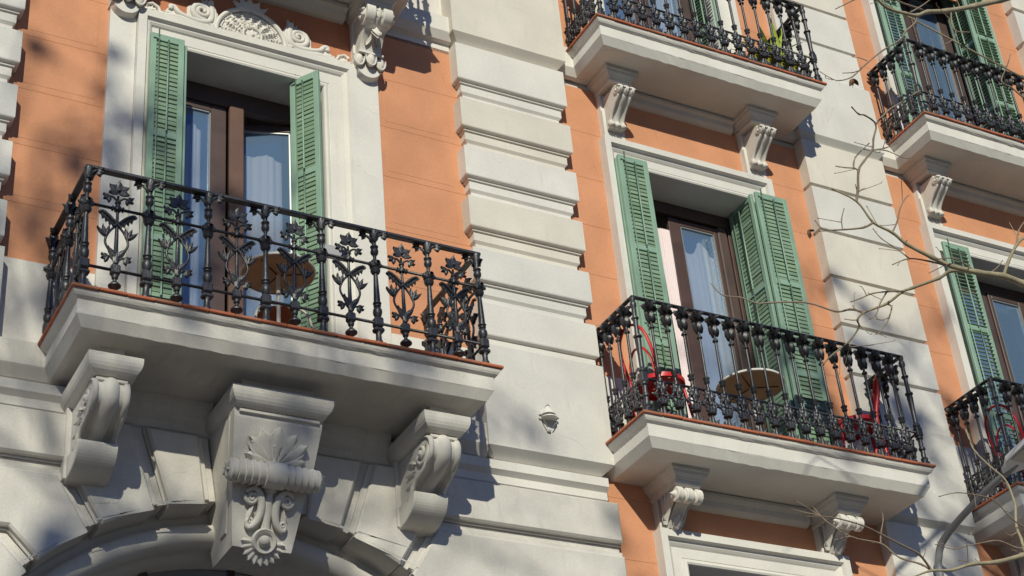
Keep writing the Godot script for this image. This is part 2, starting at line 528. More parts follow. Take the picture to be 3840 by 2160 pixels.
func build_bands():
	# floor band of the first bay, and the mouldings that run under it over the arch
	profile_strip("floor_band", 2.19, 6.205, [[-0.02, 8.312], [0.125, 8.308], [0.125, 8.115], [0.118, 8.105], [0.06, 8.032], [0.0, 8.03]], M.stone)
	profile_strip("string_course", 0.9, 7.325, [[0.04, 8.031], [0.06, 7.99], [0.118, 7.985], [0.118, 7.905], [0.075, 7.868], [0.075, 7.80], [0.06, 7.79]], M.white)
	# upper floor band, lower relief over the bays
	for x in [[2.19, 6.205], [7.38, 10.29], [11.37, 14.28]]:
		profile_strip("floor_band", x[0], x[1], [[-0.02, 12.745], [0.10, 12.742], [0.10, 12.555], [0.05, 12.48], [0.0, 12.47], [0.0, 12.36], [-0.02, 12.355]] if x[0] < 3 else [[-0.02, 12.745], [0.10, 12.742], [0.10, 12.555], [0.05, 12.48], [0.0, 12.47]], M.white)

# ---------------------------------------------------------------- arch of the entrance
const AC := Vector2(4.19, 5.0)
const AR := 2.25
func arch_pt(deg: float, r: float) -> Vector2:      # degrees from the crown, positive to the left
	return AC + Vector2(-sin(deg_to_rad(deg)), cos(deg_to_rad(deg))) * r
func at_y(deg: float, y: float) -> Vector2:
	return Vector2(AC.x - tan(deg_to_rad(deg)) * (y - AC.y), y)
func build_arch():
	var node := group_node(building, "arch", Vector3.ZERO, "rusticated arch of wedge stones over the entrance")
	var xa := 0.9
	var xb := 7.383
	for s in [1.0, -1.0]:
		var edge: float = xa if s > 0 else 2 * AC.x - xb
		# outlines run counter-clockwise as seen on the left side; the right side is mirrored
		# each stone: angles, head outline, how far each head edge is set back at mid level and at panel level
		var defs := []
		defs.append([7.4, 17.4, [at_y(7.4, 7.785), at_y(17.4, 7.785)], [0.03], [0.03]])
		defs.append([17.4, 30.9, [at_y(17.4, 7.785), Vector2(edge, 7.785), Vector2(edge, 7.385), at_y(30.9, 7.385)], [0.02, 0.0, 0.008], [0.03, 0.0, 0.010]])
		for k in 3:
			var t0 := 30.9 + 13.6 * k
			var y0 := 7.385 - 0.56 * k
			defs.append([t0, t0 + 13.6, [at_y(t0, y0), Vector2(edge, y0), Vector2(edge, y0 - 0.56), at_y(t0 + 13.6, y0 - 0.56)], [0.065, 0.0, 0.008], [0.115, 0.0, 0.010]])
		for d in defs:
			var st := S()
			for level in 3:
				var poly := PackedVector2Array()
				var ins := []
				for q in d[2]: poly.append(q)
				for k in d[2].size() - 1: ins.append([0.004, d[3][k], d[4][k]][level])
				ins.append([0.004, 0.008, 0.010][level])          # joint away from the keystone
				var nseg := 5
				for k in nseg + 1:
					poly.append(arch_pt(lerp(d[1], d[0], float(k) / nseg), AR if level == 2 else AR + 0.035))
					if k < nseg: ins.append(0.002)
				ins.append([0.004, 0.065, 0.108][level])          # joint towards the keystone
				if s < 0:
					# mirror and keep the order counter-clockwise
					var mp := PackedVector2Array()
					for q in poly: mp.append(Vector2(2 * AC.x - q.x, q.y))
					mp.reverse()
					var mi := []
					var n := poly.size()
					for k in n: mi.append(ins[(n - 2 - k + n) % n])
					poly = mp
					ins = mi
				prism(st, inset(poly, ins), [-0.16, 0.05, -0.14][level], [0.072, 0.104, 0.145][level], [0.004, 0.004, 0.016][level])
			part(node, "voussoir", st, M.stone)
			# thin ridge that runs along the joint
			var run := [arch_pt(d[1], AR + 0.03), at_y(d[1], 7.75 if d[2].size() == 2 else d[2][3].y)]
			if d[2].size() == 4: run.append(Vector2(edge, d[2][3].y))
			var line := []
			for q in run: line.append(Vector3(q.x if s > 0 else 2 * AC.x - q.x, q.y, 0.086))
			st = S()
			for k in line.size() - 1: tube(st, [line[k], line[k + 1]], [0.011, 0.011], 6)
			part(node, "joint_bead", st, M.stone)
		# plain jamb below
		for k in 10:
			var st := S()
			var q0: float = xa if s > 0 else 6.42
			var q1: float = 1.96 if s > 0 else xb
			cbox(st, Vector3(q0, 5.7 - 0.56 * (k + 1), -0.16), Vector3(q1, 5.69 - 0.56 * k, 0.12), 0.02)
			part(node, "block", st, M.stone)
	# inner rounded archivolt, then the timber filling set far back
	var prof := [[AR + 0.10, -0.13], [AR - 0.03, -0.15], [AR - 0.035, -0.16], [AR - 0.06, -0.16], [AR - 0.065, -0.10], [AR - 0.09, -0.075], [AR - 0.125, -0.06], [AR - 0.165, -0.062], [AR - 0.20, -0.085], [AR - 0.225, -0.13], [AR - 0.235, -0.20], [AR - 0.237, -0.26], [AR - 0.26, -0.27], [AR - 0.27, -0.46]]
	var rows := []
	for p in prof:
		var r := PackedVector3Array()
		for k in 49:
			var q := arch_pt(lerp(-84.0, 84.0, k / 48.0), p[0])
			r.append(Vector3(q.x, q.y, p[1]))
		rows.append(r)
	var st := S()
	smooth(st)
	grid(st, rows)
	part(node, "archivolt", st, M.stone)
	st = S()
	var fan := PackedVector2Array()
	for k in 41:
		fan.append(arch_pt(lerp(-84.0, 84.0, k / 40.0), AR - 0.25))
	fan.append(Vector2(AC.x + 1.95, 0.0)); fan.append(Vector2(AC.x - 1.95, 0.0))
	prism(st, fan, -0.52, -0.44)
	for k in 7:
		var a := -60.0 + 20.0 * k
		box(st, Vector3(-0.03, 0.3, -0.45), Vector3(0.03, AR - 0.27, -0.41), Transform3D(Basis(Vector3(0, 0, 1), deg_to_rad(a)), Vector3(AC.x, AC.y, 0)))
	part(node, "entrance_door", st, M.wood_dark)

# ---------------------------------------------------------------- door surrounds
func build_surrounds():
	for i in DOORS.size():
		var d: Array = DOORS[i]
		var first := i == 0 or i == 7
		var node := group_node(building, "door_surround")
		var st := S()
		var prof: Array
		if first: prof = [[0.0, -0.40], [0.0, 0.030], [0.006, 0.048], [0.022, 0.056], [0.042, 0.050], [0.05, 0.036], [0.058, 0.036], [0.06, 0.042], [0.17, 0.042], [0.172, 0.032], [0.186, 0.052], [0.205, 0.066], [0.222, 0.070], [0.236, 0.100], [0.31, 0.100], [0.312, 0.04], [0.32, 0.0]]
		else: prof = [[0.0, -0.40], [0.0, 0.035], [0.006, 0.052], [0.022, 0.060], [0.042, 0.054], [0.05, 0.040], [0.056, 0.040], [0.058, 0.046], [0.145, 0.046], [0.147, 0.036], [0.16, 0.050], [0.18, 0.066], [0.20, 0.072], [0.212, 0.110], [0.28, 0.110], [0.282, 0.0]]
		frame(st, d[0], d[1], d[2], d[3], prof)
		part(node, "architrave", st, M.white)
		if first:
			for s in [-1.0, 1.0]:
				var x0: float = XA + s * 1.014
				var x1: float = XA + s * 1.242
				st = S()
				cbox(st, Vector3(min(x0, x1), d[2], -0.01), Vector3(max(x0, x1), d[3] + 0.85, 0.055), 0.004)
				part(node, "pilaster_strip", st, M.white)
			st = S()
			box(st, Vector3(XA - 1.014, d[3] + 0.318, -0.01), Vector3(XA + 1.014, d[3] + 0.90, 0.012))
			part(node, "frieze_panel", st, M.rough_orange)

# ---------------------------------------------------------------- balconies
func balcony(xc: float, hx: float, z: float, y: float, label: String) -> Node3D:      # y: top edge of the tiles, hx and z: reach of the tiles
	var node := group_node(building, "balcony", Vector3(xc, y, 0), label)
	var st := S()
	var e := 0.0
	# hand-run plaster: the edges wander by a few millimetres
	var prof := [[-0.02, -0.026], [-0.021, -0.036], [-0.027, -0.052], [-0.038, -0.068], [-0.054, -0.079], [-0.062, -0.082], [-0.066, -0.088], [-0.066, -0.200], [-0.071, -0.207], [-0.116, -0.279], [-0.12, -0.282]]
	var wob := noise(0.9, 3, int(xc * 10.0) + int(y))
	var nx := 40
	for f in 3:
		var rows := []
		for i in prof.size():
			var o: float = prof[i][0]
			var yy: float = prof[i][1]
			var r := PackedVector3Array()
			for k in nx + 1:
				var u := float(k) / nx
				var w1 := 0.004 * wob.get_noise_2d(u * 30.0 + f * 100.0, i * 9.0)
				var w2 := 0.006 * wob.get_noise_2d(u * 22.0 + f * 100.0, i * 7.0 + 50.0)
				if i < 4: w2 = 0.0
				var edge := sin(PI * u)
				if f != 1: edge *= 0.25
				w1 *= edge
				w2 *= edge
				if f == 0: r.append(Vector3(-hx - o - w1, yy + w2, lerp(-0.02, z + o, u)))
				elif f == 1: r.append(Vector3(lerp(-hx - o, hx + o, u), yy + w2, z + o + w1))
				else: r.append(Vector3(hx + o + w1, yy + w2, lerp(z + o, -0.02, u)))
			rows.append(r)
		flat(st)
		grid(st, rows)
	quad(st, Vector3(-hx + 0.118, -0.281, -0.02), Vector3(-hx + 0.118, -0.281, z - 0.118), Vector3(hx - 0.118, -0.281, z - 0.118), Vector3(hx - 0.118, -0.281, -0.02))
	part(node, "slab", st, M.stone if z > 0.95 else M.white)
	# terracotta nosing tiles, laid one by one
	var tiles := []
	for v in 3:
		tiles.append(v)
	var nf := int(round(hx * 2 / 0.2))
	var w := hx * 2 / nf
	var tl: Array[ArrayMesh] = []
	for v in 2:
		st = S()
		cbox(st, Vector3(0.0015, -0.024, -0.16), Vector3(w - 0.0015, 0.0, 0.0), 0.004)
		tl.append(done(st))
	for k in nf:
		var o := inst(node, "tile", tl[k % 2], M.tile if (k * 7) % 3 else M.tile_pale, Transform3D(Basis(Vector3(0, 0, 1), rng.randf_range(-0.008, 0.008)), Vector3(-hx + k * w, rng.randf_range(-0.002, 0.002), z + rng.randf_range(-0.003, 0.003))))
	var ns := int(round((z - 0.16) / 0.2))
	var ws := (z - 0.162) / ns
	st = S()
	cbox(st, Vector3(0, -0.024, 0.0015), Vector3(0.16, 0.0, ws - 0.0015), 0.004)
	var side := done(st)
	for s in [0, 1]:
		for k in ns:
			inst(node, "tile", side, M.tile if (k + s) % 3 else M.tile_pale, Transform3D(Basis.IDENTITY, Vector3([-hx, hx - 0.16][s], 0, k * ws)))
	st = S()
	box(st, Vector3(-hx + 0.162, -0.03, -0.02), Vector3(hx - 0.162, -0.006, z - 0.162))
	part(node, "floor", st, M.tile_pale)
	return node

func abacus(node: Node3D, x0: float, x1: float, z: float, ytop: float, big: bool):
	var st := S()
	if big:
		var pr := [[-0.11, 8.035], [-0.11, ytop + 0.004], [-0.004, ytop], [0.0, ytop - 0.004]]
		for k in 8:
			var a := PI * 0.5 * k / 7.0
			pr.append([0.004 * sin(a * 2.0) - 0.10 * (1.0 - cos(a)), ytop - 0.02 - 0.125 * sin(a)])
		pr += [[-0.10, ytop - 0.150], [-0.085, ytop - 0.154], [-0.085, ytop - 0.174], [-0.11, ytop - 0.178], [-0.12, ytop - 0.22]]
		loft(st, x0, x1, -0.02, z, pr)
	else:
		loft(st, x0, x1, -0.02, z, [[0.0, ytop + 0.01], [0.0, ytop - 0.03], [-0.012, ytop - 0.036], [-0.02, ytop - 0.06], [-0.045, ytop - 0.085], [-0.05, ytop - 0.10], [-0.062, ytop - 0.104], [-0.062, ytop - 0.14], [-0.075, ytop - 0.15]])
	part(node, "abacus", st, M.stone)

# ---------------------------------------------------------------- brackets
func ribbon_front(st: SurfaceTool, curve: Array, hw: float, relief: Array):
	# curve: (z, y) along the front of a console; relief: pairs (x in -1..1, depth outwards)
	var rows := []
	var n := curve.size()
	for i in n:
		var a: Vector2 = curve[max(i - 1, 0)]
		var b: Vector2 = curve[min(i + 1, n - 1)]
		var t := (b - a).normalized()
		var nrm := Vector2(-t.y, t.x)      # outward for a curve that runs downwards
		if nrm.x < 0 and abs(t.y) > 0.7: nrm = -nrm
		var r := PackedVector3Array()
		for p in relief:
			var q: Vector2 = curve[i] + nrm * p[1]
			r.append(Vector3(p[0] * hw, q.y, q.x))
		rows.append(r)
	smooth(st)
	grid(st, rows)
func spline2(p: Array, n := 6) -> Array:
	var out := []
	for q in bez(p.map(func(v): return Vector3(v[0], v[1], 0)), n): out.append(Vector2(q.x, q.y))
	return out
func big_console(x: float, called: String):
	var node := group_node(building, called, Vector3(x, 0, 0))
	var hw := 0.135
	var curve := spline2([[0.52, 7.775], [0.61, 7.775], [0.685, 7.745], [0.715, 7.68], [0.69, 7.60], [0.60, 7.545], [0.48, 7.51], [0.375, 7.47], [0.315, 7.415], [0.30, 7.34]])
	var st := S()
	ribbon_front(st, curve, hw, [[-1.0, 0.0], [-0.96, 0.016], [-0.72, 0.016], [-0.66, -0.012], [-0.55, -0.018], [-0.46, -0.004], [-0.38, 0.014], [-0.2, 0.036], [0.0, 0.042], [0.2, 0.036], [0.38, 0.014], [0.46, -0.004], [0.55, -0.018], [0.66, -0.012], [0.72, 0.016], [0.96, 0.016], [1.0, 0.0]])
	part(node, "scroll", st, M.stone)
	st = S()
	var pl := PackedVector2Array()
	for q in curve: pl.append(q)
	pl.append(Vector2(0.29, 7.29)); pl.append(Vector2(-0.02, 7.29)); pl.append(Vector2(-0.02, 7.775))
	# local x of the outline becomes z, its y stays, its depth runs along x
	var turn := Transform3D(Basis(Vector3(0, 0, 1), Vector3(0, 1, 0), Vector3(-1, 0, 0)), Vector3.ZERO)
	prism(st, pl, -hw + 0.012, hw - 0.012, 0.0, turn, true)
	part(node, "body", st, M.stone)
	st = S()
	var lo := PackedVector2Array([Vector2(-0.02, 7.215), Vector2(0.15, 7.215)])
	for k in 15:
		var a := -PI / 2 + PI / 2 * k / 14.0
		lo.append(Vector2(0.16 + cos(a) * 0.278, 7.395 + sin(a) * 0.178))
	for q in [Vector2(0.434, 7.412), Vector2(0.40, 7.414), Vector2(0.385, 7.398), Vector2(-0.02, 7.398)]: lo.append(q)
	prism(st, lo, -hw - 0.008, hw + 0.008, 0.006, turn, true)
	part(node, "foot", st, M.stone)
	# side volutes, leaf and back plate
	for s in [-1.0, 1.0]:
		st = S()
		var side := Transform3D(Basis(Vector3(0, 0, 1), Vector3(0, 1, 0), Vector3(s, 0, 0)), Vector3(s * (hw - 0.012), 0, 0))
		volute(st, Vector3(0.57, 7.66, 0), 0.105, 1.6, -1.0, 0.3, 0.020, side, [Vector3(0.34, 7.43, 0), Vector3(0.46, 7.495, 0), Vector3(0.60, 7.535, 0), Vector3(0.665, 7.60, 0)])
		ball(st, Vector3(0.57, 7.66, 0.01), 0.03, side)
		for k in 4:
			leaf(st, side * xfm(Vector3(0.46 - 0.02 * k, 7.62 - 0.05 * k, 0.0), 60 + 26 * k), 0.13, 0.05, 0.016)
		part(node, "volute", st, M.stone)
	st = S()
	cbox(st, Vector3(-hw - 0.025, 7.23, -0.02), Vector3(hw + 0.025, 7.80, 0.165), 0.006)
	part(node, "back_plate", st, M.stone)

func keystone():
	var node := group_node(building, "keystone", Vector3(4.19, 0, 0), "carved keystone bracket with palmette, roll and scrolls")
	var st := S()
	var sec := [[7.80, 0.345, 0.585], [7.78, 0.345, 0.585], [7.72, 0.342, 0.575], [7.45, 0.315, 0.475], [7.20, 0.275, 0.355], [6.92, 0.235, 0.245], [6.86, 0.225, 0.225]]
	flat(st)
	for i in sec.size() - 1:
		var a: Array = sec[i]
		var b: Array = sec[i + 1]
		quad(st, Vector3(-a[1], a[0], a[2]), Vector3(a[1], a[0], a[2]), Vector3(b[1], b[0], b[2]), Vector3(-b[1], b[0], b[2]))
		quad(st, Vector3(-a[1], a[0], -0.18), Vector3(-a[1], a[0], a[2]), Vector3(-b[1], b[0], b[2]), Vector3(-b[1], b[0], -0.18))
		quad(st, Vector3(a[1], a[0], a[2]), Vector3(a[1], a[0], -0.18), Vector3(b[1], b[0], -0.18), Vector3(b[1], b[0], b[2]))
	quad(st, Vector3(-0.225, 6.86, 0.225), Vector3(0.225, 6.86, 0.225), Vector3(0.225, 6.86, -0.18), Vector3(-0.225, 6.86, -0.18))
	# raised lip on the left and right faces
	part(node, "block", st, M.stone)
	for s in [-1.0, 1.0]:
		st = S()
		var pl := PackedVector2Array([Vector2(0.13, 7.75), Vector2(0.50, 7.75), Vector2(0.40, 7.50), Vector2(0.26, 7.16), Vector2(0.16, 6.98), Vector2(0.05, 6.98)])
		var side := Transform3D(Basis(Vector3(0, 0, 1), Vector3(-s * 0.12, 0.993, 0).normalized() * Vector3(-1, 1, 1), Vector3(s, 0, 0)), Vector3(s * 0.268 - s * 0.0, 0, 0))
		side = Transform3D(Basis(Vector3(0, 0, 1), Vector3(s * 0.128, 1, 0), Vector3(s, 0, 0)), Vector3(s * (0.345 - 0.128 * 7.78), 0, 0))
		prism(st, pl, -0.01, 0.012, 0.006, side)
		part(node, "side_panel", st, M.stone)
	# ornament lies on the tilted face
	var lean := atan2(0.585 - 0.245, 7.72 - 6.92)
	var f := Transform3D(Basis(Vector3(1, 0, 0), lean), Vector3(0, 7.72, 0.588))      # local y 0 is the top of the face
	# palmette
	st = S()
	for q in [[0, 0.28, 0.13, 0.0], [27, 0.27, 0.115, 0.02], [-27, 0.27, 0.115, 0.02], [52, 0.28, 0.11, 0.04], [-52, 0.28, 0.11, 0.04], [78, 0.23, 0.085, 0.03], [-78, 0.23, 0.085, 0.03]]:
		leaf(st, f * xfm(Vector3(-0.012 * sign(q[0]), -0.315, 0.004 + 0.004 * (abs(q[0]) < 5 as int)), q[0], 0), q[1], q[2], 0.03, 0.06, 0.45, 8, 1.5)
	for k in 5:
		tube(st, [f * Vector3(-0.03 + 0.015 * k, -0.33, 0.015), f * Vector3(-0.014 + 0.007 * k, -0.20, 0.035)], [0.011, 0.008], 5)
	cbox(st, Vector3(-0.03, -0.20, 0.0), Vector3(0.03, -0.175, 0.045), 0.006, f)
	part(node, "palmette", st, M.stone)
	# roll
	st = S()
	var along := Transform3D(Basis(Vector3(0, 1, 0), Vector3(1, 0, 0), Vector3(0, 0, -1)), Vector3(0, 7.335, 0.475))
	var pr := [[0.001, -0.36], [0.05, -0.36], [0.07, -0.352], [0.085, -0.335], [0.086, -0.30]]
	for k in 4:
		var y0 := -0.29 + 0.052 * k
		pr += [[0.080, y0], [0.094, y0 + 0.003], [0.094, y0 + 0.014], [0.080, y0 + 0.045]]
	pr += [[0.078, -0.080], [0.100, -0.076], [0.102, 0.0]]
	var half := pr.duplicate()
	half.reverse()
	for q in half: pr.append([q[0], -q[1]])
	lathe(st, pr, 18, along)
	for s in [-1.0, 1.0]:
		for k in 6:
			leaf(st, Transform3D(Basis(Vector3(0, 0, 1), Vector3(0, 1, 0), Vector3(s, 0, 0)), Vector3(s * 0.36, 7.335, 0.475)) * xfm(Vector3.ZERO, 60 * k), 0.06, 0.035, 0.01)
	part(node, "roll", st, M.stone)
	# urn, scrolls, boss and rays
	st = S()
	lathe(st, [[0.001, -0.44], [0.05, -0.455], [0.058, -0.48], [0.05, -0.515], [0.028, -0.53], [0.028, -0.545], [0.034, -0.58], [0.036, -0.74], [0.04, -0.80]], 10, f)
	part(node, "urn", st, M.stone)
	for s in [-1.0, 1.0]:
		st = S()
		volute(st, Vector3(s * 0.135, -0.575, 0.016), 0.050, 1.7, -s, 0.3 if s > 0 else PI - 0.3, 0.020, f)
		var c := bez([f * Vector3(s * 0.18, -0.54, 0.012), f * Vector3(s * 0.12, -0.505, 0.016), f * Vector3(s * 0.07, -0.56, 0.02), f * Vector3(s * 0.055, -0.65, 0.022), f * Vector3(s * 0.075, -0.74, 0.02), f * Vector3(s * 0.125, -0.79, 0.016), f * Vector3(s * 0.155, -0.76, 0.014)], 6)
		var rad := []
		for i in c.size(): rad.append(lerp(0.014, 0.030, sin(PI * i / (c.size() - 1.0))))
		tube(st, c, rad, 8)
		volute(st, Vector3(s * 0.125, -0.745, 0.016), 0.032, 1.4, s, -PI / 2, 0.015, f)
		leaf(st, f * xfm(Vector3(s * 0.145, -0.74, 0.005), s * 14), 0.11, 0.045, 0.022)
		part(node, "scroll", st, M.stone)
	st = S()
	lathe(st, [[0.092, -0.02], [0.096, 0.030], [0.086, 0.046], [0.066, 0.036], [0.056, 0.02], [0.001, 0.02]], 22, f * Transform3D(Basis(Vector3(1, 0, 0), Vector3(0, 0, 1), Vector3(0, -1, 0)), Vector3(0, -0.875, 0.0)))
	ball(st, Vector3(0, -0.875, 0.035), 0.044, f)
	part(node, "boss", st, M.stone)
	st = S()
	flat(st)
	for k in 11:
		var a := -PI * 1.05 + PI * 1.1 * k / 11.0
		var b := -PI * 1.05 + PI * 1.1 * (k + 1) / 11.0
		var c := Vector3(0, -0.885, 0.012)
		var m := (a + b) / 2
		var q0 := c + Vector3(cos(a), sin(a), 0) * 0.06
		var q1 := c + Vector3(cos(b), sin(b), 0) * 0.06
		var p0 := c + Vector3(cos(a), sin(a), 0) * 0.142 + Vector3(0, 0, -0.012)
		var p1 := c + Vector3(cos(b), sin(b), 0) * 0.142 + Vector3(0, 0, -0.012)
		var pm := c + Vector3(cos(m), sin(m), 0) * 0.168 + Vector3(0, 0, 0.012)
		var deep := Vector3(0, 0.0, -0.05)
		tri(st, f * q0, f * p0, f * pm); tri(st, f * q0, f * pm, f * q1); tri(st, f * q1, f * pm, f * p1)
		quad(st, f * p0, f * (p0 + deep), f * (pm + deep), f * pm)
		quad(st, f * pm, f * (pm + deep), f * (p1 + deep), f * p1)
	part(node, "rays", st, M.stone)

func scroll_bracket(x: float, ytop: float):       # fluted bracket with three curls at the top and paws at the foot
	var node := group_node(building, "bracket", Vector3(x, ytop, 0))
	node.scale.y = 0.79
	var st := S()
	cbox(st, Vector3(-0.115, -0.71, -0.02), Vector3(0.115, 0.0, 0.065), 0.004)
	for s in [-1.0, 1.0]: cbox(st, Vector3(s * 0.10 - 0.018, -0.71, 0.06), Vector3(s * 0.10 + 0.018, -0.30, 0.085), 0.004)
	part(node, "back_plate", st, M.white)
	st = S()
	for r in 4:
		for c in 4: ball(st, Vector3(-0.048 + 0.032 * c + (0.016 if r % 2 else 0.0), -0.685 + 0.026 * r, 0.066), 0.012)
	part(node, "scales", st, M.white)
	var curve := spline2([[0.30, -0.16], [0.325, -0.21], [0.325, -0.265], [0.29, -0.31], [0.235, -0.36], [0.17, -0.44], [0.135, -0.52], [0.15, -0.575]])
	st = S()
	ribbon_front(st, curve, 0.082, [[-1.0, 0.0], [-0.95, 0.014], [-0.75, 0.016], [-0.62, -0.01], [-0.4, -0.012], [-0.3, 0.01], [0.0, 0.016], [0.3, 0.01], [0.4, -0.012], [0.62, -0.01], [0.75, 0.016], [0.95, 0.014], [1.0, 0.0]])
	var turn := Transform3D(Basis(Vector3(0, 0, 1), Vector3(0, 1, 0), Vector3(-1, 0, 0)), Vector3.ZERO)
	var pl := PackedVector2Array()
	for q in curve: pl.append(q)
	pl.append(Vector2(0.14, -0.60)); pl.append(Vector2(0.05, -0.60)); pl.append(Vector2(0.05, -0.10)); pl.append(Vector2(0.30, -0.10))
	prism(st, pl, -0.078, 0.078, 0.0, turn, true)
	part(node, "shaft", st, M.stone)
	for k in 3:
		st = S()
		var xx := -0.068 + 0.068 * k
		lathe(st, [[0.001, -0.024], [0.05, -0.024], [0.064, -0.012], [0.064, 0.012], [0.05, 0.024], [0.001, 0.024]], 16, Transform3D(Basis(Vector3(0, 1, 0), Vector3(1, 0, 0), Vector3(0, 0, -1)), Vector3(xx, -0.20, 0.335)))
		for s in [-1.0, 1.0]: volute(st, Vector3(0, 0, 0.0), 0.046, 1.3, 1.0, 0.0, 0.009, Transform3D(Basis(Vector3(0, 0, 1), Vector3(0, 1, 0), Vector3(s, 0, 0)), Vector3(xx + s * 0.024, -0.205, 0.35)))
		part(node, "curl", st, M.white)
		st = S()
		ball(st, Vector3(xx * 0.95, -0.575, 0.145), 0.036)
		leaf(st, xfm(Vector3(xx, -0.60, 0.16), 0, -18), 0.14, 0.05, 0.02)
		part(node, "paw", st, M.stone)

func palm_bracket(x: float, ytop: float):        # short bracket of stacked leaves with a roll on top
	var node := group_node(building, "bracket", Vector3(x, ytop, 0))
	var st := S()
	cbox(st, Vector3(-0.115, -0.42, -0.02), Vector3(0.115, 0.0, 0.075), 0.004)
	part(node, "back_plate", st, M.stone)
	st = S()
	cbox(st, Vector3(-0.12, -0.135, 0.05), Vector3(0.12, -0.095, 0.40), 0.004)
	part(node, "top_plate", st, M.stone)
	st = S()
	var along := Transform3D(Basis(Vector3(0, 1, 0), Vector3(1, 0, 0), Vector3(0, 0, -1)), Vector3(0, -0.205, 0.36))
	lathe(st, [[0.001, -0.175], [0.022, -0.14], [0.034, -0.126], [0.060, -0.126], [0.066, -0.12], [0.066, -0.072], [0.060, -0.066], [0.044, -0.064], [0.044, -0.036], [0.060, -0.034], [0.066, -0.026], [0.066, 0.026], [0.060, 0.034], [0.044, 0.036], [0.044, 0.064], [0.060, 0.066], [0.066, 0.072], [0.066, 0.12], [0.060, 0.126], [0.034, 0.126], [0.022, 0.14], [0.001, 0.175]], 12, along)
	part(node, "roll", st, M.white)
	st = S()
	var pl := PackedVector2Array([Vector2(0.36, -0.13), Vector2(0.33, -0.22), Vector2(0.24, -0.27), Vector2(0.17, -0.33), Vector2(0.12, -0.40), Vector2(0.05, -0.41), Vector2(0.05, -0.13)])
	prism(st, pl, -0.06, 0.06, 0.0, Transform3D(Basis(Vector3(0, 0, 1), Vector3(0, 1, 0), Vector3(-1, 0, 0)), Vector3.ZERO), true)
	part(node, "body", st, M.stone)
	for s in [-1.0, 1.0]:
		st = S()
		for k in 5:
			leaf(st, Transform3D(Basis(Vector3(0, 0, 1), Vector3(0, 1, 0), Vector3(s, 0, 0)), Vector3(s * 0.06, -0.37, 0.10)) * xfm(Vector3(0.02 * k, 0.035 * k, 0.004), -14 - 12 * k), 0.24 - 0.014 * k, 0.085, 0.032, 0.1)
		part(node, "leaves", st, M.stone)
	st = S()
	ball(st, Vector3(0, -0.375, 0.105), 0.045)
	leaf(st, xfm(Vector3(0, -0.40, 0.13), 0, 38), 0.13, 0.09, 0.03, 0.1)
	part(node, "bud", st, M.stone)

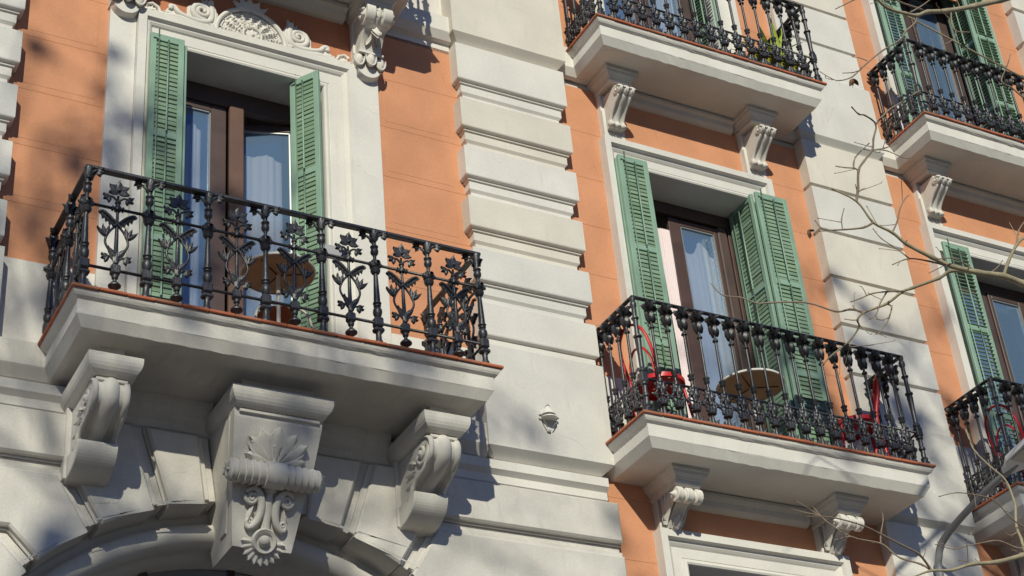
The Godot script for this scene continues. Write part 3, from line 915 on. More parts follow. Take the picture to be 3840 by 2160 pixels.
func egg_bracket(x: float):      # bracket over the first bay's door: roll, waist, egg and tongue, half bowl
	var node := group_node(building, "bracket", Vector3(x, 0, 0))
	var st := S()
	cbox(st, Vector3(-0.125, 11.80, -0.02), Vector3(0.125, 12.40, 0.075), 0.004)
	part(node, "back_plate", st, M.white)
	var curve := spline2([[0.33, 12.37], [0.385, 12.32], [0.39, 12.22], [0.345, 12.155], [0.265, 12.11], [0.205, 12.04], [0.175, 11.97], [0.165, 11.92]])
	st = S()
	var pl := PackedVector2Array()
	for q in curve: pl.append(q)
	pl.append(Vector2(0.05, 11.92)); pl.append(Vector2(0.05, 12.38))
	prism(st, pl, -0.105, 0.105, 0.004, Transform3D(Basis(Vector3(0, 0, 1), Vector3(0, 1, 0), Vector3(-1, 0, 0)), Vector3.ZERO), true)
	part(node, "body", st, M.stone)
	st = S()
	var along := Transform3D(Basis(Vector3(0, 1, 0), Vector3(1, 0, 0), Vector3(0, 0, -1)), Vector3(0, 12.255, 0.325))
	lathe(st, [[0.001, -0.15], [0.05, -0.148], [0.06, -0.128], [0.10, -0.128], [0.104, -0.12], [0.104, -0.045], [0.098, -0.038], [0.075, -0.036], [0.075, 0.036], [0.098, 0.038], [0.104, 0.045], [0.104, 0.12], [0.10, 0.128], [0.06, 0.128], [0.05, 0.148], [0.001, 0.15]], 20, along)
	part(node, "roll", st, M.white)
	st = S()
	for k in 5:
		var a := -60.0 + 42.0 * k
		leaf(st, Transform3D(Basis(Vector3(1, 0, 0), deg_to_rad(a)), Vector3(0, 12.255, 0.325)) * xfm(Vector3(0, -0.03, 0.078), 0, -8), 0.085, 0.062, 0.018)
	for s in [-1.0, 1.0]:
		for k in 5: ball(st, Vector3(s * 0.145, 12.255 + 0.045 * cos(k * 1.257), 0.325 + 0.045 * sin(k * 1.257)), 0.022)
		leaf(st, xfm(Vector3(s * 0.04, 12.10, 0.255), s * 12, -150), 0.12, 0.06, 0.02)
	leaf(st, xfm(Vector3(0, 12.13, 0.285), 180, 30), 0.16, 0.09, 0.025)
	part(node, "acanthus", st, M.stone)
	st = S()
	loft(st, -0.11, 0.11, 0.0, 0.175, [[0.0, 11.955], [0.012, 11.945], [0.012, 11.925], [-0.005, 11.92]])
	part(node, "fillet", st, M.white)
	for k in 3:
		st = S()
		var c := Vector3([-0.105, 0.0, 0.105][k], 11.865, [0.135, 0.165, 0.135][k])
		lathe(st, [[0.001, -0.07], [0.022, -0.062], [0.038, -0.035], [0.042, 0.0], [0.036, 0.04], [0.02, 0.06]], 12, Transform3D(Basis.IDENTITY, c))
		var rim := []
		for i in 9:
			var a := PI + PI * i / 8.0
			rim.append(c + Vector3(cos(a) * 0.052, 0.045 + sin(a) * 0.118, 0.012 + 0.008 * sin(i * PI / 8)))
		tube(st, rim, [0.010, 0.010], 6)
		part(node, "egg", st, M.stone)
	st = S()
	box(st, Vector3(-0.13, 11.79, -0.02), Vector3(0.13, 11.95, 0.12))
	part(node, "block", st, M.stone)
	st = S()
	var bowl := []
	smooth(st)
	for i in 7:
		var t := i / 6.0
		var r := PackedVector3Array()
		for k in 13:
			var a := PI + PI * k / 12.0
			r.append(Vector3(cos(a) * 0.125 * (1.0 - 0.12 * t), 11.80 + sin(a) * 0.115 * (1.0 - 0.12 * t), 0.05 + 0.075 * t))
		bowl.append(r)
	grid(st, bowl)
	flat(st)
	for k in 12: tri(st, Vector3(0, 11.80, 0.126), bowl[6][k], bowl[6][k + 1])
	part(node, "bowl", st, M.white)

# ---------------------------------------------------------------- crest over the first door
func crest():
	var node := group_node(building, "crest", Vector3(4.185, 11.845, 0.012), "carved crest with a fan of leaves, rosette and two scrolls")
	var st := S()
	var R := 0.325
	var fan := PackedVector2Array()
	for k in 25: fan.append(Vector2(cos(PI * k / 24.0), sin(PI * k / 24.0)) * R)
	prism(st, fan, 0.0, 0.022)
	part(node, "fan_ground", st, M.white)
	st = S()
	var arc := []
	for k in 25: arc.append(Vector3(cos(PI * k / 24.0) * R, sin(PI * k / 24.0) * R, 0.035))
	tube(st, arc, [0.022, 0.022], 7)
	var arc2 := []
	for k in 25: arc2.append(Vector3(cos(PI * k / 24.0) * (R - 0.04), sin(PI * k / 24.0) * (R - 0.04), 0.026))
	tube(st, arc2, [0.009, 0.009], 5)
	part(node, "arch_moulding", st, M.white)
	for k in 9:
		st = S()
		var a := -80.0 + 20.0 * k
		for j in 2:
			var rr := 0.095 + 0.085 * j
			var at0 := Vector3(-sin(deg_to_rad(a)) * rr, cos(deg_to_rad(a)) * rr, 0.022)
			leaf(st, xfm(at0, a, -8), 0.115, 0.052 + 0.014 * j, 0.026, 0.0, 0.2)
			for s in [-1.0, 1.0]:
				for q in 2: tube(st, [at0 + Basis(Vector3(0, 0, 1), deg_to_rad(a)) * Vector3(0, 0.03 + 0.03 * q, 0.03), at0 + Basis(Vector3(0, 0, 1), deg_to_rad(a)) * Vector3(s * 0.024, 0.05 + 0.03 * q, 0.018)], [0.006, 0.004], 4)
		part(node, "leaf_spray", st, M.white)
	st = S()
	var lie := Transform3D(Basis(Vector3(1, 0, 0), Vector3(0, 0, 1), Vector3(0, -1, 0)), Vector3(0, 0.012, 0.05))
	lathe(st, [[0.094, -0.045], [0.096, 0.025], [0.088, 0.035], [0.078, 0.03], [0.074, 0.012], [0.001, 0.012]], 22, lie)
	for k in 8: leaf(st, xfm(Vector3(0, 0.012, 0.062), 45 * k), 0.072, 0.05, 0.012, 0.0, 0.3)
	ball(st, Vector3(0, 0.012, 0.075), 0.02)
	part(node, "rosette", st, M.white)
	for s in [-1.0, 1.0]:
		st = S()
		var ground := PackedVector2Array()
		for q in [[0.30, 0.0], [0.97, 0.0], [0.97, 0.05], [0.90, 0.09], [0.84, 0.05], [0.78, 0.08], [0.74, 0.15], [0.69, 0.14], [0.65, 0.09], [0.585, 0.09], [0.585, 0.19], [0.53, 0.26], [0.44, 0.275], [0.40, 0.33], [0.35, 0.30], [0.30, 0.2]]: ground.append(Vector2(s * q[0], q[1]))
		prism(st, ground, 0.0, 0.020, 0.006)
		part(node, "scroll_ground", st, M.white)
		st = S()
		# scroll: tail along the fascia, rising into a volute
		volute(st, Vector3(s * 0.455, 0.165, 0.03), 0.098, 2.0, s, -PI / 2 + 0.0, 0.029, Transform3D.IDENTITY, bez([Vector3(s * 0.94, 0.035, 0.022), Vector3(s * 0.80, 0.032, 0.026), Vector3(s * 0.66, 0.045, 0.03), Vector3(s * 0.57, 0.075, 0.03), Vector3(s * 0.50, 0.075, 0.03)] if false else [Vector3(s * 0.36, 0.04, 0.02), Vector3(s * 0.40, 0.05, 0.026), Vector3(s * 0.43, 0.07, 0.03)], 3))
		tube(st, bez([Vector3(s * 0.38, 0.30, 0.03), Vector3(s * 0.365, 0.18, 0.03), Vector3(s * 0.38, 0.08, 0.03), Vector3(s * 0.46, 0.045, 0.03), Vector3(s * 0.58, 0.055, 0.03), Vector3(s * 0.66, 0.085, 0.028), Vector3(s * 0.70, 0.135, 0.026), Vector3(s * 0.735, 0.14, 0.026), Vector3(s * 0.735, 0.105, 0.026)], 5), [0.034, 0.022], 6)
		tube(st, bez([Vector3(s * 0.345, 0.24, 0.03), Vector3(s * 0.33, 0.12, 0.03), Vector3(s * 0.37, 0.02, 0.03), Vector3(s * 0.50, -0.004, 0.03), Vector3(s * 0.64, 0.012, 0.03), Vector3(s * 0.74, 0.05, 0.028), Vector3(s * 0.80, 0.05, 0.026)], 5), [0.018, 0.014], 6)
		tube(st, bez([Vector3(s * 0.40, 0.03, 0.02), Vector3(s * 0.55, 0.02, 0.026), Vector3(s * 0.68, 0.035, 0.026), Vector3(s * 0.78, 0.025, 0.022), Vector3(s * 0.86, 0.012, 0.018)], 5), [0.030, 0.014], 6)
		part(node, "scroll", st, M.white)
		st = S()
		for k in 4: leaf(st, xfm(Vector3(s * 0.385, 0.22, 0.02), -s * (-10 + 22 * k), -8), 0.15 - 0.015 * k, 0.05, 0.02)
		leaf(st, xfm(Vector3(s * 0.72, 0.05, 0.012), -s * 98, -5), 0.17, 0.055, 0.02)
		part(node, "scroll_leaf", st, M.white)
		st = S()
		for k in 5: leaf(st, xfm(Vector3(s * 0.90, 0.03, 0.01), s * (70 - 34 * k), -10), 0.095, 0.045, 0.018)
		tube(st, [Vector3(s * 0.82, 0.03, 0.02), Vector3(s * 0.85, 0.085, 0.03), Vector3(s * 0.90, 0.11, 0.03), Vector3(s * 0.945, 0.085, 0.03)], [0.014, 0.014], 6)
		part(node, "end_leaf", st, M.white)
	st = S()
	for k in 5: leaf(st, xfm(Vector3(0, R - 0.02, 0.02), -56 + 28 * k, -10), 0.20, 0.09, 0.022, 0.1)
	part(node, "finial", st, M.white)

# ---------------------------------------------------------------- shutters
var slat_cache := {}
func shutter(at: Vector3, turn: float, w: float, h: float, rails: Array, tilt: float, label := "", slats := true) -> Node3D:
	var node := group_node(building, "shutter", at, label)
	node.rotation_degrees.y = turn
	var sw := 0.052
	for x in [0.0, w - sw]:
		var st := S()
		cbox(st, Vector3(x, 0, -0.018), Vector3(x + sw, h, 0.018), 0.004)
		part(node, "stile", st, M.green)
	var ys := [0.0] + rails + [h - 0.07]
	for y in ys:
		var st := S()
		var hh := 0.085 if y == 0.0 else (0.07 if y > h - 0.1 else 0.06)
		cbox(st, Vector3(sw, y, -0.016), Vector3(w - sw, y + hh, 0.016), 0.003)
		part(node, "rail", st, M.green)
	if slats:
		var key := "%.3f" % w
		if not slat_cache.has(key):
			var st := S()
			cbox(st, Vector3(sw - 0.004, -0.0275, -0.004), Vector3(w - sw + 0.004, 0.0275, 0.004), 0.002)
			slat_cache[key] = done(st)
		for i in ys.size() - 1:
			var y0: float = ys[i] + (0.085 if i == 0 else 0.06) + 0.02
			var y1: float = ys[i + 1] - 0.02
			var n := int((y1 - y0) / 0.046)
			for k in n + 1:
				inst(node, "slat", slat_cache[key], [M.green_slat, M.green_slat_pale, M.green_slat_dull][rng.randi() % 3], Transform3D(Basis(Vector3(0, 0, 1), rng.randf_range(-0.012, 0.012)) * Basis(Vector3(1, 0, 0), deg_to_rad(-tilt + rng.randf_range(-3.5, 3.5))), Vector3(0, y0 + (y1 - y0) * k / n, rng.randf_range(-0.002, 0.002))))
			var st := S()
			tube(st, [Vector3(w / 2, y0 - 0.03, 0.040), Vector3(w / 2, y1 + 0.02, 0.040)], [0.0085, 0.0085], 6)
			part(node, "control_rod", st, M.green)
	var st := S()
	tube(st, [Vector3(0.068, 0.3, 0.026), Vector3(0.068, h + 0.04, 0.026)], [0.007, 0.007], 6)
	for y in [0.32, h * 0.4, h - 0.06]: tube(st, [Vector3(0.02, y, 0.022), Vector3(0.075, y, 0.03)], [0.006, 0.006], 5)
	part(node, "bolt_rod", st, M.green)
	return node
func build_shutters():
	var r3 := [1.07, 2.10]
	# first bay
	shutter(Vector3(3.252, 8.345, 0.135), 0, 0.295, 3.19, r3, 14, "green louvred shutter folded against the left jamb")
	shutter(Vector3(3.290, 8.345, 0.093), 0, 0.295, 3.17, r3, 24, "", false)
	shutter(Vector3(4.585, 8.345, -0.03), -56, 0.295, 3.19, r3, 12, "green louvred shutter half folded at the right jamb")
	shutter(Vector3(4.615, 8.345, -0.085), -56, 0.295, 3.15, r3, 24, "", false)
	# second bay
	shutter(Vector3(7.875, 8.345, 0.150), 0, 0.335, 3.19, r3, 14)
	shutter(Vector3(7.865, 8.345, 0.112), 0, 0.335, 3.17, r3, 24, "", false)
	shutter(Vector3(9.488, 8.345, -0.29), -89, 0.39, 3.19, r3, 9)
	shutter(Vector3(9.502, 8.345, 0.135), 0, 0.39, 3.19, r3, 14)
	# third bay and upper floor
	shutter(Vector3(11.95, 8.345, 0.135), 0, 0.36, 3.19, r3, 62)
	shutter(Vector3(13.35, 8.345, 0.135), 0, 0.36, 3.19, r3, 60)
	shutter(Vector3(11.94, 12.80, 0.135), 0, 0.34, 3.12, r3, 58)
	shutter(Vector3(13.40, 12.80, 0.135), 0, 0.37, 3.12, r3, 74)
	shutter(Vector3(13.48, 12.80, -0.22), -88, 0.33, 3.12, r3, 70)
	shutter(Vector3(9.478, 12.80, -0.26), -80, 0.34, 3.12, r3, 56)

# ---------------------------------------------------------------- glazed doors and curtains
func pane(node: Node3D, a: Vector3, b: Vector3):
	var st := S()
	box(st, a, b)
	part(node, "pane", st, M.glass)
func glazed_leaf(node: Node3D, x0: float, x1: float, y0: float, y1: float, z: float, s0: float, s1: float, m: Material, xf := Transform3D.IDENTITY):
	var leaf_node := Node3D.new()
	for q in [[x0, x0 + s0, y0, y1], [x1 - s1, x1, y0, y1], [x0 + s0, x1 - s1, y1 - 0.075, y1], [x0 + s0, x1 - s1, y0, y0 + 0.55]]:
		var st := S()
		cbox(st, Vector3(q[0], q[2], z - 0.025), Vector3(q[1], q[3], z + 0.025), 0.006, xf)
		part(node, "leaf_frame", st, m)
	var st := S()
	for q in [[x0 + s0, x0 + s0 + 0.012], [x1 - s1 - 0.012, x1 - s1]]: box(st, Vector3(q[0], y0 + 0.55, z), Vector3(q[1], y1 - 0.075, z + 0.018), xf)
	box(st, Vector3(x0 + s0, y1 - 0.087, z), Vector3(x1 - s1, y1 - 0.075, z + 0.018), xf)
	part(node, "glazing_bead", st, M.metal)
	st = S()
	box(st, Vector3(x0 + s0 - 0.004, y0 + 0.545, z - 0.003), Vector3(x1 - s1 + 0.004, y1 - 0.07, z + 0.003), xf)
	part(node, "pane", st, M.glass)
	leaf_node.free()
func door_frame(node: Node3D, d: Array, z: float, jamb: float, head: float, m: Material):
	for q in [[d[0], d[0] + jamb, d[2], d[3] - head], [d[1] - jamb, d[1], d[2], d[3] - head], [d[0], d[1], d[3] - head, d[3]]]:
		var st := S()
		cbox(st, Vector3(q[0], q[2], z - 0.05), Vector3(q[1], q[3], z + 0.03), 0.006)
		part(node, "door_frame", st, m)
func curtain(called: String, x0: float, x1: float, y0: float, y1: float, z: float, folds: float, depth: float, m: Material, label: String, sag := 0.0):
	var st := S()
	smooth(st)
	var rows := []
	for j in 9:
		var t := j / 8.0
		var r := PackedVector3Array()
		var n := 40
		for i in n + 1:
			var u := float(i) / n
			var ph := u * folds * TAU + 0.5 * sin(t * 2.0 + u * 5.0)
			var y: float = lerp(y1 - sag * (0.5 - 0.5 * cos(u * TAU * 1.5)) * (1.0 - t), y0, t)
			r.append(Vector3(lerp(x0, x1, u) + 0.012 * sin(ph * 1.3 + t), y, z + depth * (0.5 + 0.5 * t) * sin(ph) + 0.006 * sin(u * 40.0 + t * 3.0)))
		rows.append(r)
	grid(st, rows)
	var o := inst(self, called, done(st), m)
	tag(o, label, "curtain")
	return o
func build_doors():
	# first bay
	var d: Array = DOORS[0]
	var node := group_node(building, "french_door", Vector3.ZERO, "brown glazed double door of the first bay with pale curtains")
	door_frame(node, d, -0.345, 0.085, 0.19, M.wood)
	glazed_leaf(node, 3.552, 4.10, d[2], 11.32, -0.36, 0.05, 0.142, M.wood)
	glazed_leaf(node, -0.54, 0.0, d[2], 11.32, 0.0, 0.045, 0.06, M.wood, Transform3D(Basis(Vector3(0, 1, 0), deg_to_rad(-16)), Vector3(4.775, 0, -0.37)))
	var st := S()
	cbox(st, Vector3(4.115, d[2], -0.34), Vector3(4.25, 11.34, -0.285), 0.012)
	part(node, "meeting_stile", st, M.wood_warm)
	curtain("curtain", 3.64, 3.90, 8.4, 11.14, -0.43, 1.6, 0.03, M.curtain, "narrow white curtain behind the left pane of the first bay's door", 0.06)
	curtain("curtain", 4.26, 4.72, 8.4, 11.12, -0.60, 1.6, 0.03, M.curtain, "white curtain behind the right pane of the first bay's door", 0.05)
	# second bay
	d = DOORS[1]
	node = group_node(building, "french_door", Vector3.ZERO, "brown glazed door of the second bay with one leaf swung away")
	door_frame(node, d, -0.345, 0.06, 0.14, M.wood_dark)
	glazed_leaf(node, 8.725, 9.315, d[2], 11.33, -0.345, 0.14, 0.045, M.wood_dark)
	st = S()
	cbox(st, Vector3(9.32, d[2], -0.37), Vector3(9.43, 11.36, -0.31), 0.012)
	part(node, "door_frame", st, M.wood)
	curtain("curtain", 8.575, 8.715, 8.4, 11.16, -0.33, 0.45, 0.03, M.curtain_pink, "pale pink curtain hanging in the open half of the second bay's door", 0.0)
	curtain("curtain", 8.86, 9.29, 8.4, 11.17, -0.41, 2.2, 0.025, M.curtain, "white curtain sagging behind the pane of the second bay's door", 0.16)
	# third bay, upper floors and the floor below
	for i in [2, 3, 4, 5, 6, 7]:
		d = DOORS[i]
		node = group_node(building, "french_door")
		var mid: float = (d[0] + d[1]) / 2
		door_frame(node, d, -0.335, 0.07, 0.15, M.wood)
		glazed_leaf(node, d[0] + 0.075, mid - 0.06, d[2], d[3] - 0.16, -0.29, 0.14, 0.05, M.wood)
		glazed_leaf(node, mid + 0.06, d[1] - 0.075, d[2], d[3] - 0.16, -0.29, 0.05, 0.14, M.wood)
		st = S()
		cbox(st, Vector3(mid - 0.058, d[2], -0.34), Vector3(mid + 0.058, d[3] - 0.16, -0.285), 0.01)
		part(node, "meeting_stile", st, M.wood)
	curtain("curtain", 9.10, 9.36, 12.8, 15.6, -0.42, 2.0, 0.02, M.curtain, "white curtain behind the upper door of the second bay", 0.05)

# ---------------------------------------------------------------- iron railings
var iron := {}
func bar(st: SurfaceTool, pts: Array, r0: float, r1: float, seg := 6): tube(st, bez(pts, 4), [r0, r1], seg)
func make_iron():
	# turned post of the first bay, 1.03 m
	var st := S()
	lathe(st, [[0.001, 0.0], [0.036, 0.0], [0.036, 0.02], [0.026, 0.04], [0.024, 0.09], [0.03, 0.11]], 6)
	cbox(st, Vector3(-0.042, 0.105, -0.034), Vector3(0.042, 0.145, 0.034), 0.012)
	cbox(st, Vector3(-0.036, 0.150, -0.036), Vector3(0.036, 0.236, 0.036), 0.012)
	lathe(st, [[0.02, 0.236], [0.028, 0.25], [0.036, 0.275], [0.037, 0.292], [0.034, 0.312], [0.022, 0.33], [0.03, 0.338], [0.03, 0.345], [0.022, 0.35], [0.034, 0.362], [0.034, 0.370], [0.026, 0.376], [0.026, 0.40], [0.0175, 0.62], [0.017, 0.63], [0.028, 0.64], [0.028, 0.648], [0.02, 0.655], [0.03, 0.67], [0.032, 0.68]], 10)
	cbox(st, Vector3(-0.037, 0.684, -0.037), Vector3(0.037, 0.758, 0.037), 0.012)
	lathe(st, [[0.03, 0.64], [0.042, 0.665], [0.03, 0.69]], 8)
	for k in 4: lathe(st, [[0.024, 0.0], [0.021, 0.012], [0.014, 0.014], [0.012, 0.026]], 8, Transform3D(Basis(Vector3(0, 1, 0), k * PI / 2) * Basis(Vector3(1, 0, 0), PI / 2), Vector3(sin(k * PI / 2), 0, cos(k * PI / 2)) * 0.036 + Vector3(0, 0.722, 0)))
	lathe(st, [[0.014, 0.755], [0.014, 0.80], [0.02, 0.812], [0.03, 0.825], [0.033, 0.845], [0.028, 0.866], [0.022, 0.87], [0.033, 0.884], [0.033, 0.892], [0.018, 0.90], [0.016, 0.92], [0.024, 0.965], [0.034, 1.0], [0.036, 1.03]], 10)
	iron.post = done(st)
	st = S()
	for k in 1:
		var s := 1.0
		bar(st, [Vector3(0, 0.955, 0.02), Vector3(s * 0.045, 1.0, 0.028), Vector3(s * 0.078, 1.0, 0.03)], 0.013, 0.009)
		for a in [-100.0, -55.0, -150.0]: leaf(st, xfm(Vector3(s * 0.062, 1.005, 0.02), s * a + (0.0 if s > 0 else 0.0), 8), 0.055, 0.036, 0.014, 0.1)
	leaf(st, xfm(Vector3(0, 0.93, 0.018), 0, 8), 0.09, 0.05, 0.014, 0.2)
	iron.post_leaf = done(st)
	# lily baluster
	st = S()
	tube(st, [Vector3(0, 0.23, 0), Vector3(0, 0.50, 0), Vector3(0, 0.70, 0), Vector3(0, 0.84, 0)], [0.020, 0.015, 0.011, 0.009], 6)
	lathe(st, [[0.001, 0.016], [0.012, 0.022], [0.024, 0.036], [0.046, 0.052], [0.047, 0.062], [0.03, 0.082], [0.015, 0.095], [0.013, 0.112], [0.022, 0.12], [0.026, 0.14], [0.02, 0.152]], 12)
	cbox(st, Vector3(-0.034, 0.150, -0.032), Vector3(0.034, 0.232, 0.032), 0.012)
	cbox(st, Vector3(-0.038, 0.178, -0.010), Vector3(0.038, 0.204, 0.010), 0.004)
	lathe(st, [[0.02, 0.70], [0.028, 0.708], [0.030, 0.722], [0.028, 0.736], [0.018, 0.745], [0.016, 0.765], [0.024, 0.772], [0.022, 0.782], [0.012, 0.79]], 8)
	for s in [-1.0, 1.0]: lathe(st, [[0.012, 0.0], [0.022, 0.006], [0.022, 0.014], [0.011, 0.02]], 8, Transform3D(Basis(Vector3(0, 0, 1), -s * PI / 2), Vector3(s * 0.028, 0.722, 0)))
	iron.lily_stem = done(st)
	st = S()
	for a in [0.0, 62.0, -62.0, 112.0, -112.0]: leaf(st, xfm(Vector3(0, 0.876, 0.010), a, -8), 0.086, 0.056, 0.012, 0.25, 0.35)
	ball(st, Vector3(0, 0.876, 0.02), 0.015)
	for s in [-1.0, 1.0]:
		bar(st, [Vector3(0, 0.785, 0), Vector3(s * 0.04, 0.818, 0.008), Vector3(s * 0.075, 0.81, 0.012), Vector3(s * 0.085, 0.79, 0.012)], 0.010, 0.006)
		for a in [-120.0, -178.0, -70.0]: leaf(st, xfm(Vector3(s * 0.066, 0.815, 0.008), s * a), 0.052, 0.032, 0.012)
	iron.lily_flower = done(st)
	st = S()
	for s in [-1.0, 1.0]:
		# feathered wing: a scalloped plate with a thick spine
		bar(st, [Vector3(-s * 0.03, 0.555, 0.012), Vector3(s * 0.02, 0.60, 0.014), Vector3(s * 0.07, 0.650, 0.014), Vector3(s * 0.115, 0.676, 0.012), Vector3(s * 0.136, 0.658, 0.012)], 0.012, 0.011)
		var wing := PackedVector2Array()
		for q in [[0.0, 0.575], [0.06, 0.642], [0.115, 0.675], [0.135, 0.66], [0.118, 0.648], [0.110, 0.612], [0.092, 0.628], [0.085, 0.59], [0.066, 0.606], [0.056, 0.566], [0.040, 0.582], [0.026, 0.545]]: wing.append(Vector2(s * q[0], q[1]))
		prism(st, wing, -0.004, 0.010, 0.003, Transform3D.IDENTITY, true)
		for k in 4: tube(st, [Vector3(s * (0.105 - 0.022 * k), 0.66 - 0.018 * k, 0.012), Vector3(s * (0.108 - 0.026 * k), 0.622 - 0.018 * k, 0.012)], [0.007, 0.004], 5)
		# side stem of the oval with its curled leaf
		bar(st, [Vector3(-s * 0.02, 0.60, 0.004), Vector3(s * 0.045, 0.525, 0.006), Vector3(s * 0.080, 0.45, 0.006), Vector3(s * 0.075, 0.39, 0.006), Vector3(s * 0.02, 0.31, 0.004)], 0.009, 0.010)
		for a in [-18.0, -48.0, 12.0]: leaf(st, xfm(Vector3(s * 0.078, 0.465, 0.006), s * a), 0.098, 0.032, 0.012, 0.1)
		# horn leaves and foot leaves
		leaf(st, xfm(Vector3(0, 0.285, 0.012), -s * 40), 0.11, 0.044, 0.014, 0.15)
		bar(st, [Vector3(0, 0.25, 0.006), Vector3(s * 0.035, 0.29, 0.01), Vector3(s * 0.07, 0.292, 0.012), Vector3(s * 0.088, 0.268, 0.012)], 0.012, 0.006)
		for a in [-110.0, -160.0, -70.0]: leaf(st, xfm(Vector3(s * 0.06, 0.292, 0.008), s * a), 0.052, 0.034, 0.012)
	leaf(st, xfm(Vector3(0, 0.235, 0.016), 0), 0.10, 0.05, 0.014)
	iron.lily_leaves = done(st)
	# slim baluster of the other balconies, 1.17 m
	st = S()
	tube(st, [Vector3(0, 0.02, 0), Vector3(0, 0.40, 0), Vector3(0, 0.85, 0), Vector3(0, 1.16, 0)], [0.015, 0.014, 0.0125, 0.012], 8)
	lathe(st, [[0.013, 0.885], [0.026, 0.893], [0.028, 0.902], [0.024, 0.91], [0.013, 0.914]], 10)
	lathe(st, [[0.013, 0.99], [0.022, 0.998], [0.013, 1.01]], 8)
	lathe(st, [[0.014, 0.43], [0.024, 0.445], [0.028, 0.455], [0.020, 0.465], [0.028, 0.48], [0.032, 0.492], [0.014, 0.50]], 8)
	lathe(st, [[0.014, 0.355], [0.022, 0.362], [0.022, 0.39], [0.014, 0.40]], 6)
	lathe(st, [[0.014, 0.130], [0.038, 0.138], [0.042, 0.146], [0.034, 0.156], [0.014, 0.162]], 10)
	lathe(st, [[0.03, 0.0], [0.026, 0.05], [0.016, 0.10], [0.014, 0.12]], 6)
	iron.slim = done(st)
	st = S()
	for k in 4: leaf(st, Transform3D(Basis(Vector3(0, 1, 0), k * PI / 2), Vector3(0, 1.075, 0)) * xfm(Vector3(0, 0, 0.008), 0, 82), 0.085, 0.040, 0.016, -0.4)
	for k in 4: leaf(st, Transform3D(Basis(Vector3(0, 1, 0), k * PI / 2), Vector3(0, 1.085, 0)) * xfm(Vector3(0, 0, 0.010), 0, 46), 0.078, 0.034, 0.016, 0.2)
	for k in 4: leaf(st, Transform3D(Basis(Vector3(0, 1, 0), k * PI / 2 + PI / 4), Vector3(0, 1.105, 0)) * xfm(Vector3(0, 0, 0.010), 0, 26), 0.07, 0.044, 0.016, 0.3)
	for k in 4: leaf(st, Transform3D(Basis(Vector3(0, 1, 0), k * PI / 2), Vector3(0, 0.965, 0)) * xfm(Vector3(0, 0, 0.012), 0, 44), 0.088, 0.050, 0.018, -0.45)
	iron.slim_leaves = done(st)
	st = S()
	# wreath of small scrolls and flowers low down
	for k in 6:
		var a := TAU * k / 6.0
		var c := Vector3(cos(a) * 0.062, 0.236 + sin(a) * 0.066, 0)
		lathe(st, [[0.006, -0.014], [0.020, -0.011], [0.024, 0.0], [0.020, 0.011], [0.006, 0.014]], 7, Transform3D(Basis(Vector3(1, 0, 0), PI / 2), c))
	tube(st, ring_pts(Vector3(0, 0.236, 0), 0.058, 14), [0.011, 0.011], 5)
	for k in 3: tube(st, [Vector3(cos(k * PI / 3) * 0.05, 0.238 + sin(k * PI / 3) * 0.05, 0.004), Vector3(-cos(k * PI / 3) * 0.05, 0.238 - sin(k * PI / 3) * 0.05, 0.004)], [0.008, 0.008], 5)
	ball(st, Vector3(0, 0.236, 0.006), 0.022)
	for s in [-1.0, 1.0]:
		volute(st, Vector3(s * 0.048, 0.335, 0), 0.030, 1.1, s, PI / 2, 0.012, Transform3D.IDENTITY, [Vector3(0, 0.33, 0), Vector3(s * 0.02, 0.36, 0)])
		leaf(st, xfm(Vector3(s * 0.010, 0.33, 0.004), -s * 150), 0.06, 0.04, 0.016, 0.1)
		leaf(st, xfm(Vector3(s * 0.012, 0.01, 0), -s * 26), 0.092, 0.044, 0.016, 0.1)
		leaf(st, xfm(Vector3(s * 0.02, 0.0, 0), -s * 58), 0.09, 0.042, 0.016, 0.1)
	iron.slim_wreath = done(st)
	# corner post
	st = S()
	cbox(st, Vector3(-0.034, 0.0, -0.034), Vector3(0.034, 0.07, 0.034), 0.008)
	lathe(st, [[0.034, 0.07], [0.03, 0.085], [0.036, 0.10], [0.024, 0.115], [0.02, 0.18], [0.032, 0.195], [0.032, 0.21], [0.022, 0.22], [0.020, 0.29], [0.034, 0.305], [0.03, 0.325]], 10)
	cbox(st, Vector3(-0.032, 0.325, -0.032), Vector3(0.032, 0.42, 0.032), 0.008)
	lathe(st, [[0.026, 0.42], [0.034, 0.435], [0.03, 0.455], [0.021, 0.47], [0.022, 0.60], [0.030, 0.745], [0.022, 0.755], [0.038, 0.768], [0.038, 0.782], [0.022, 0.79], [0.019, 0.86], [0.021, 0.94], [0.034, 0.952], [0.034, 0.964], [0.02, 0.97], [0.02, 1.06], [0.03, 1.08], [0.03, 1.11], [0.02, 1.13], [0.028, 1.165]], 10)
	iron.corner = done(st)
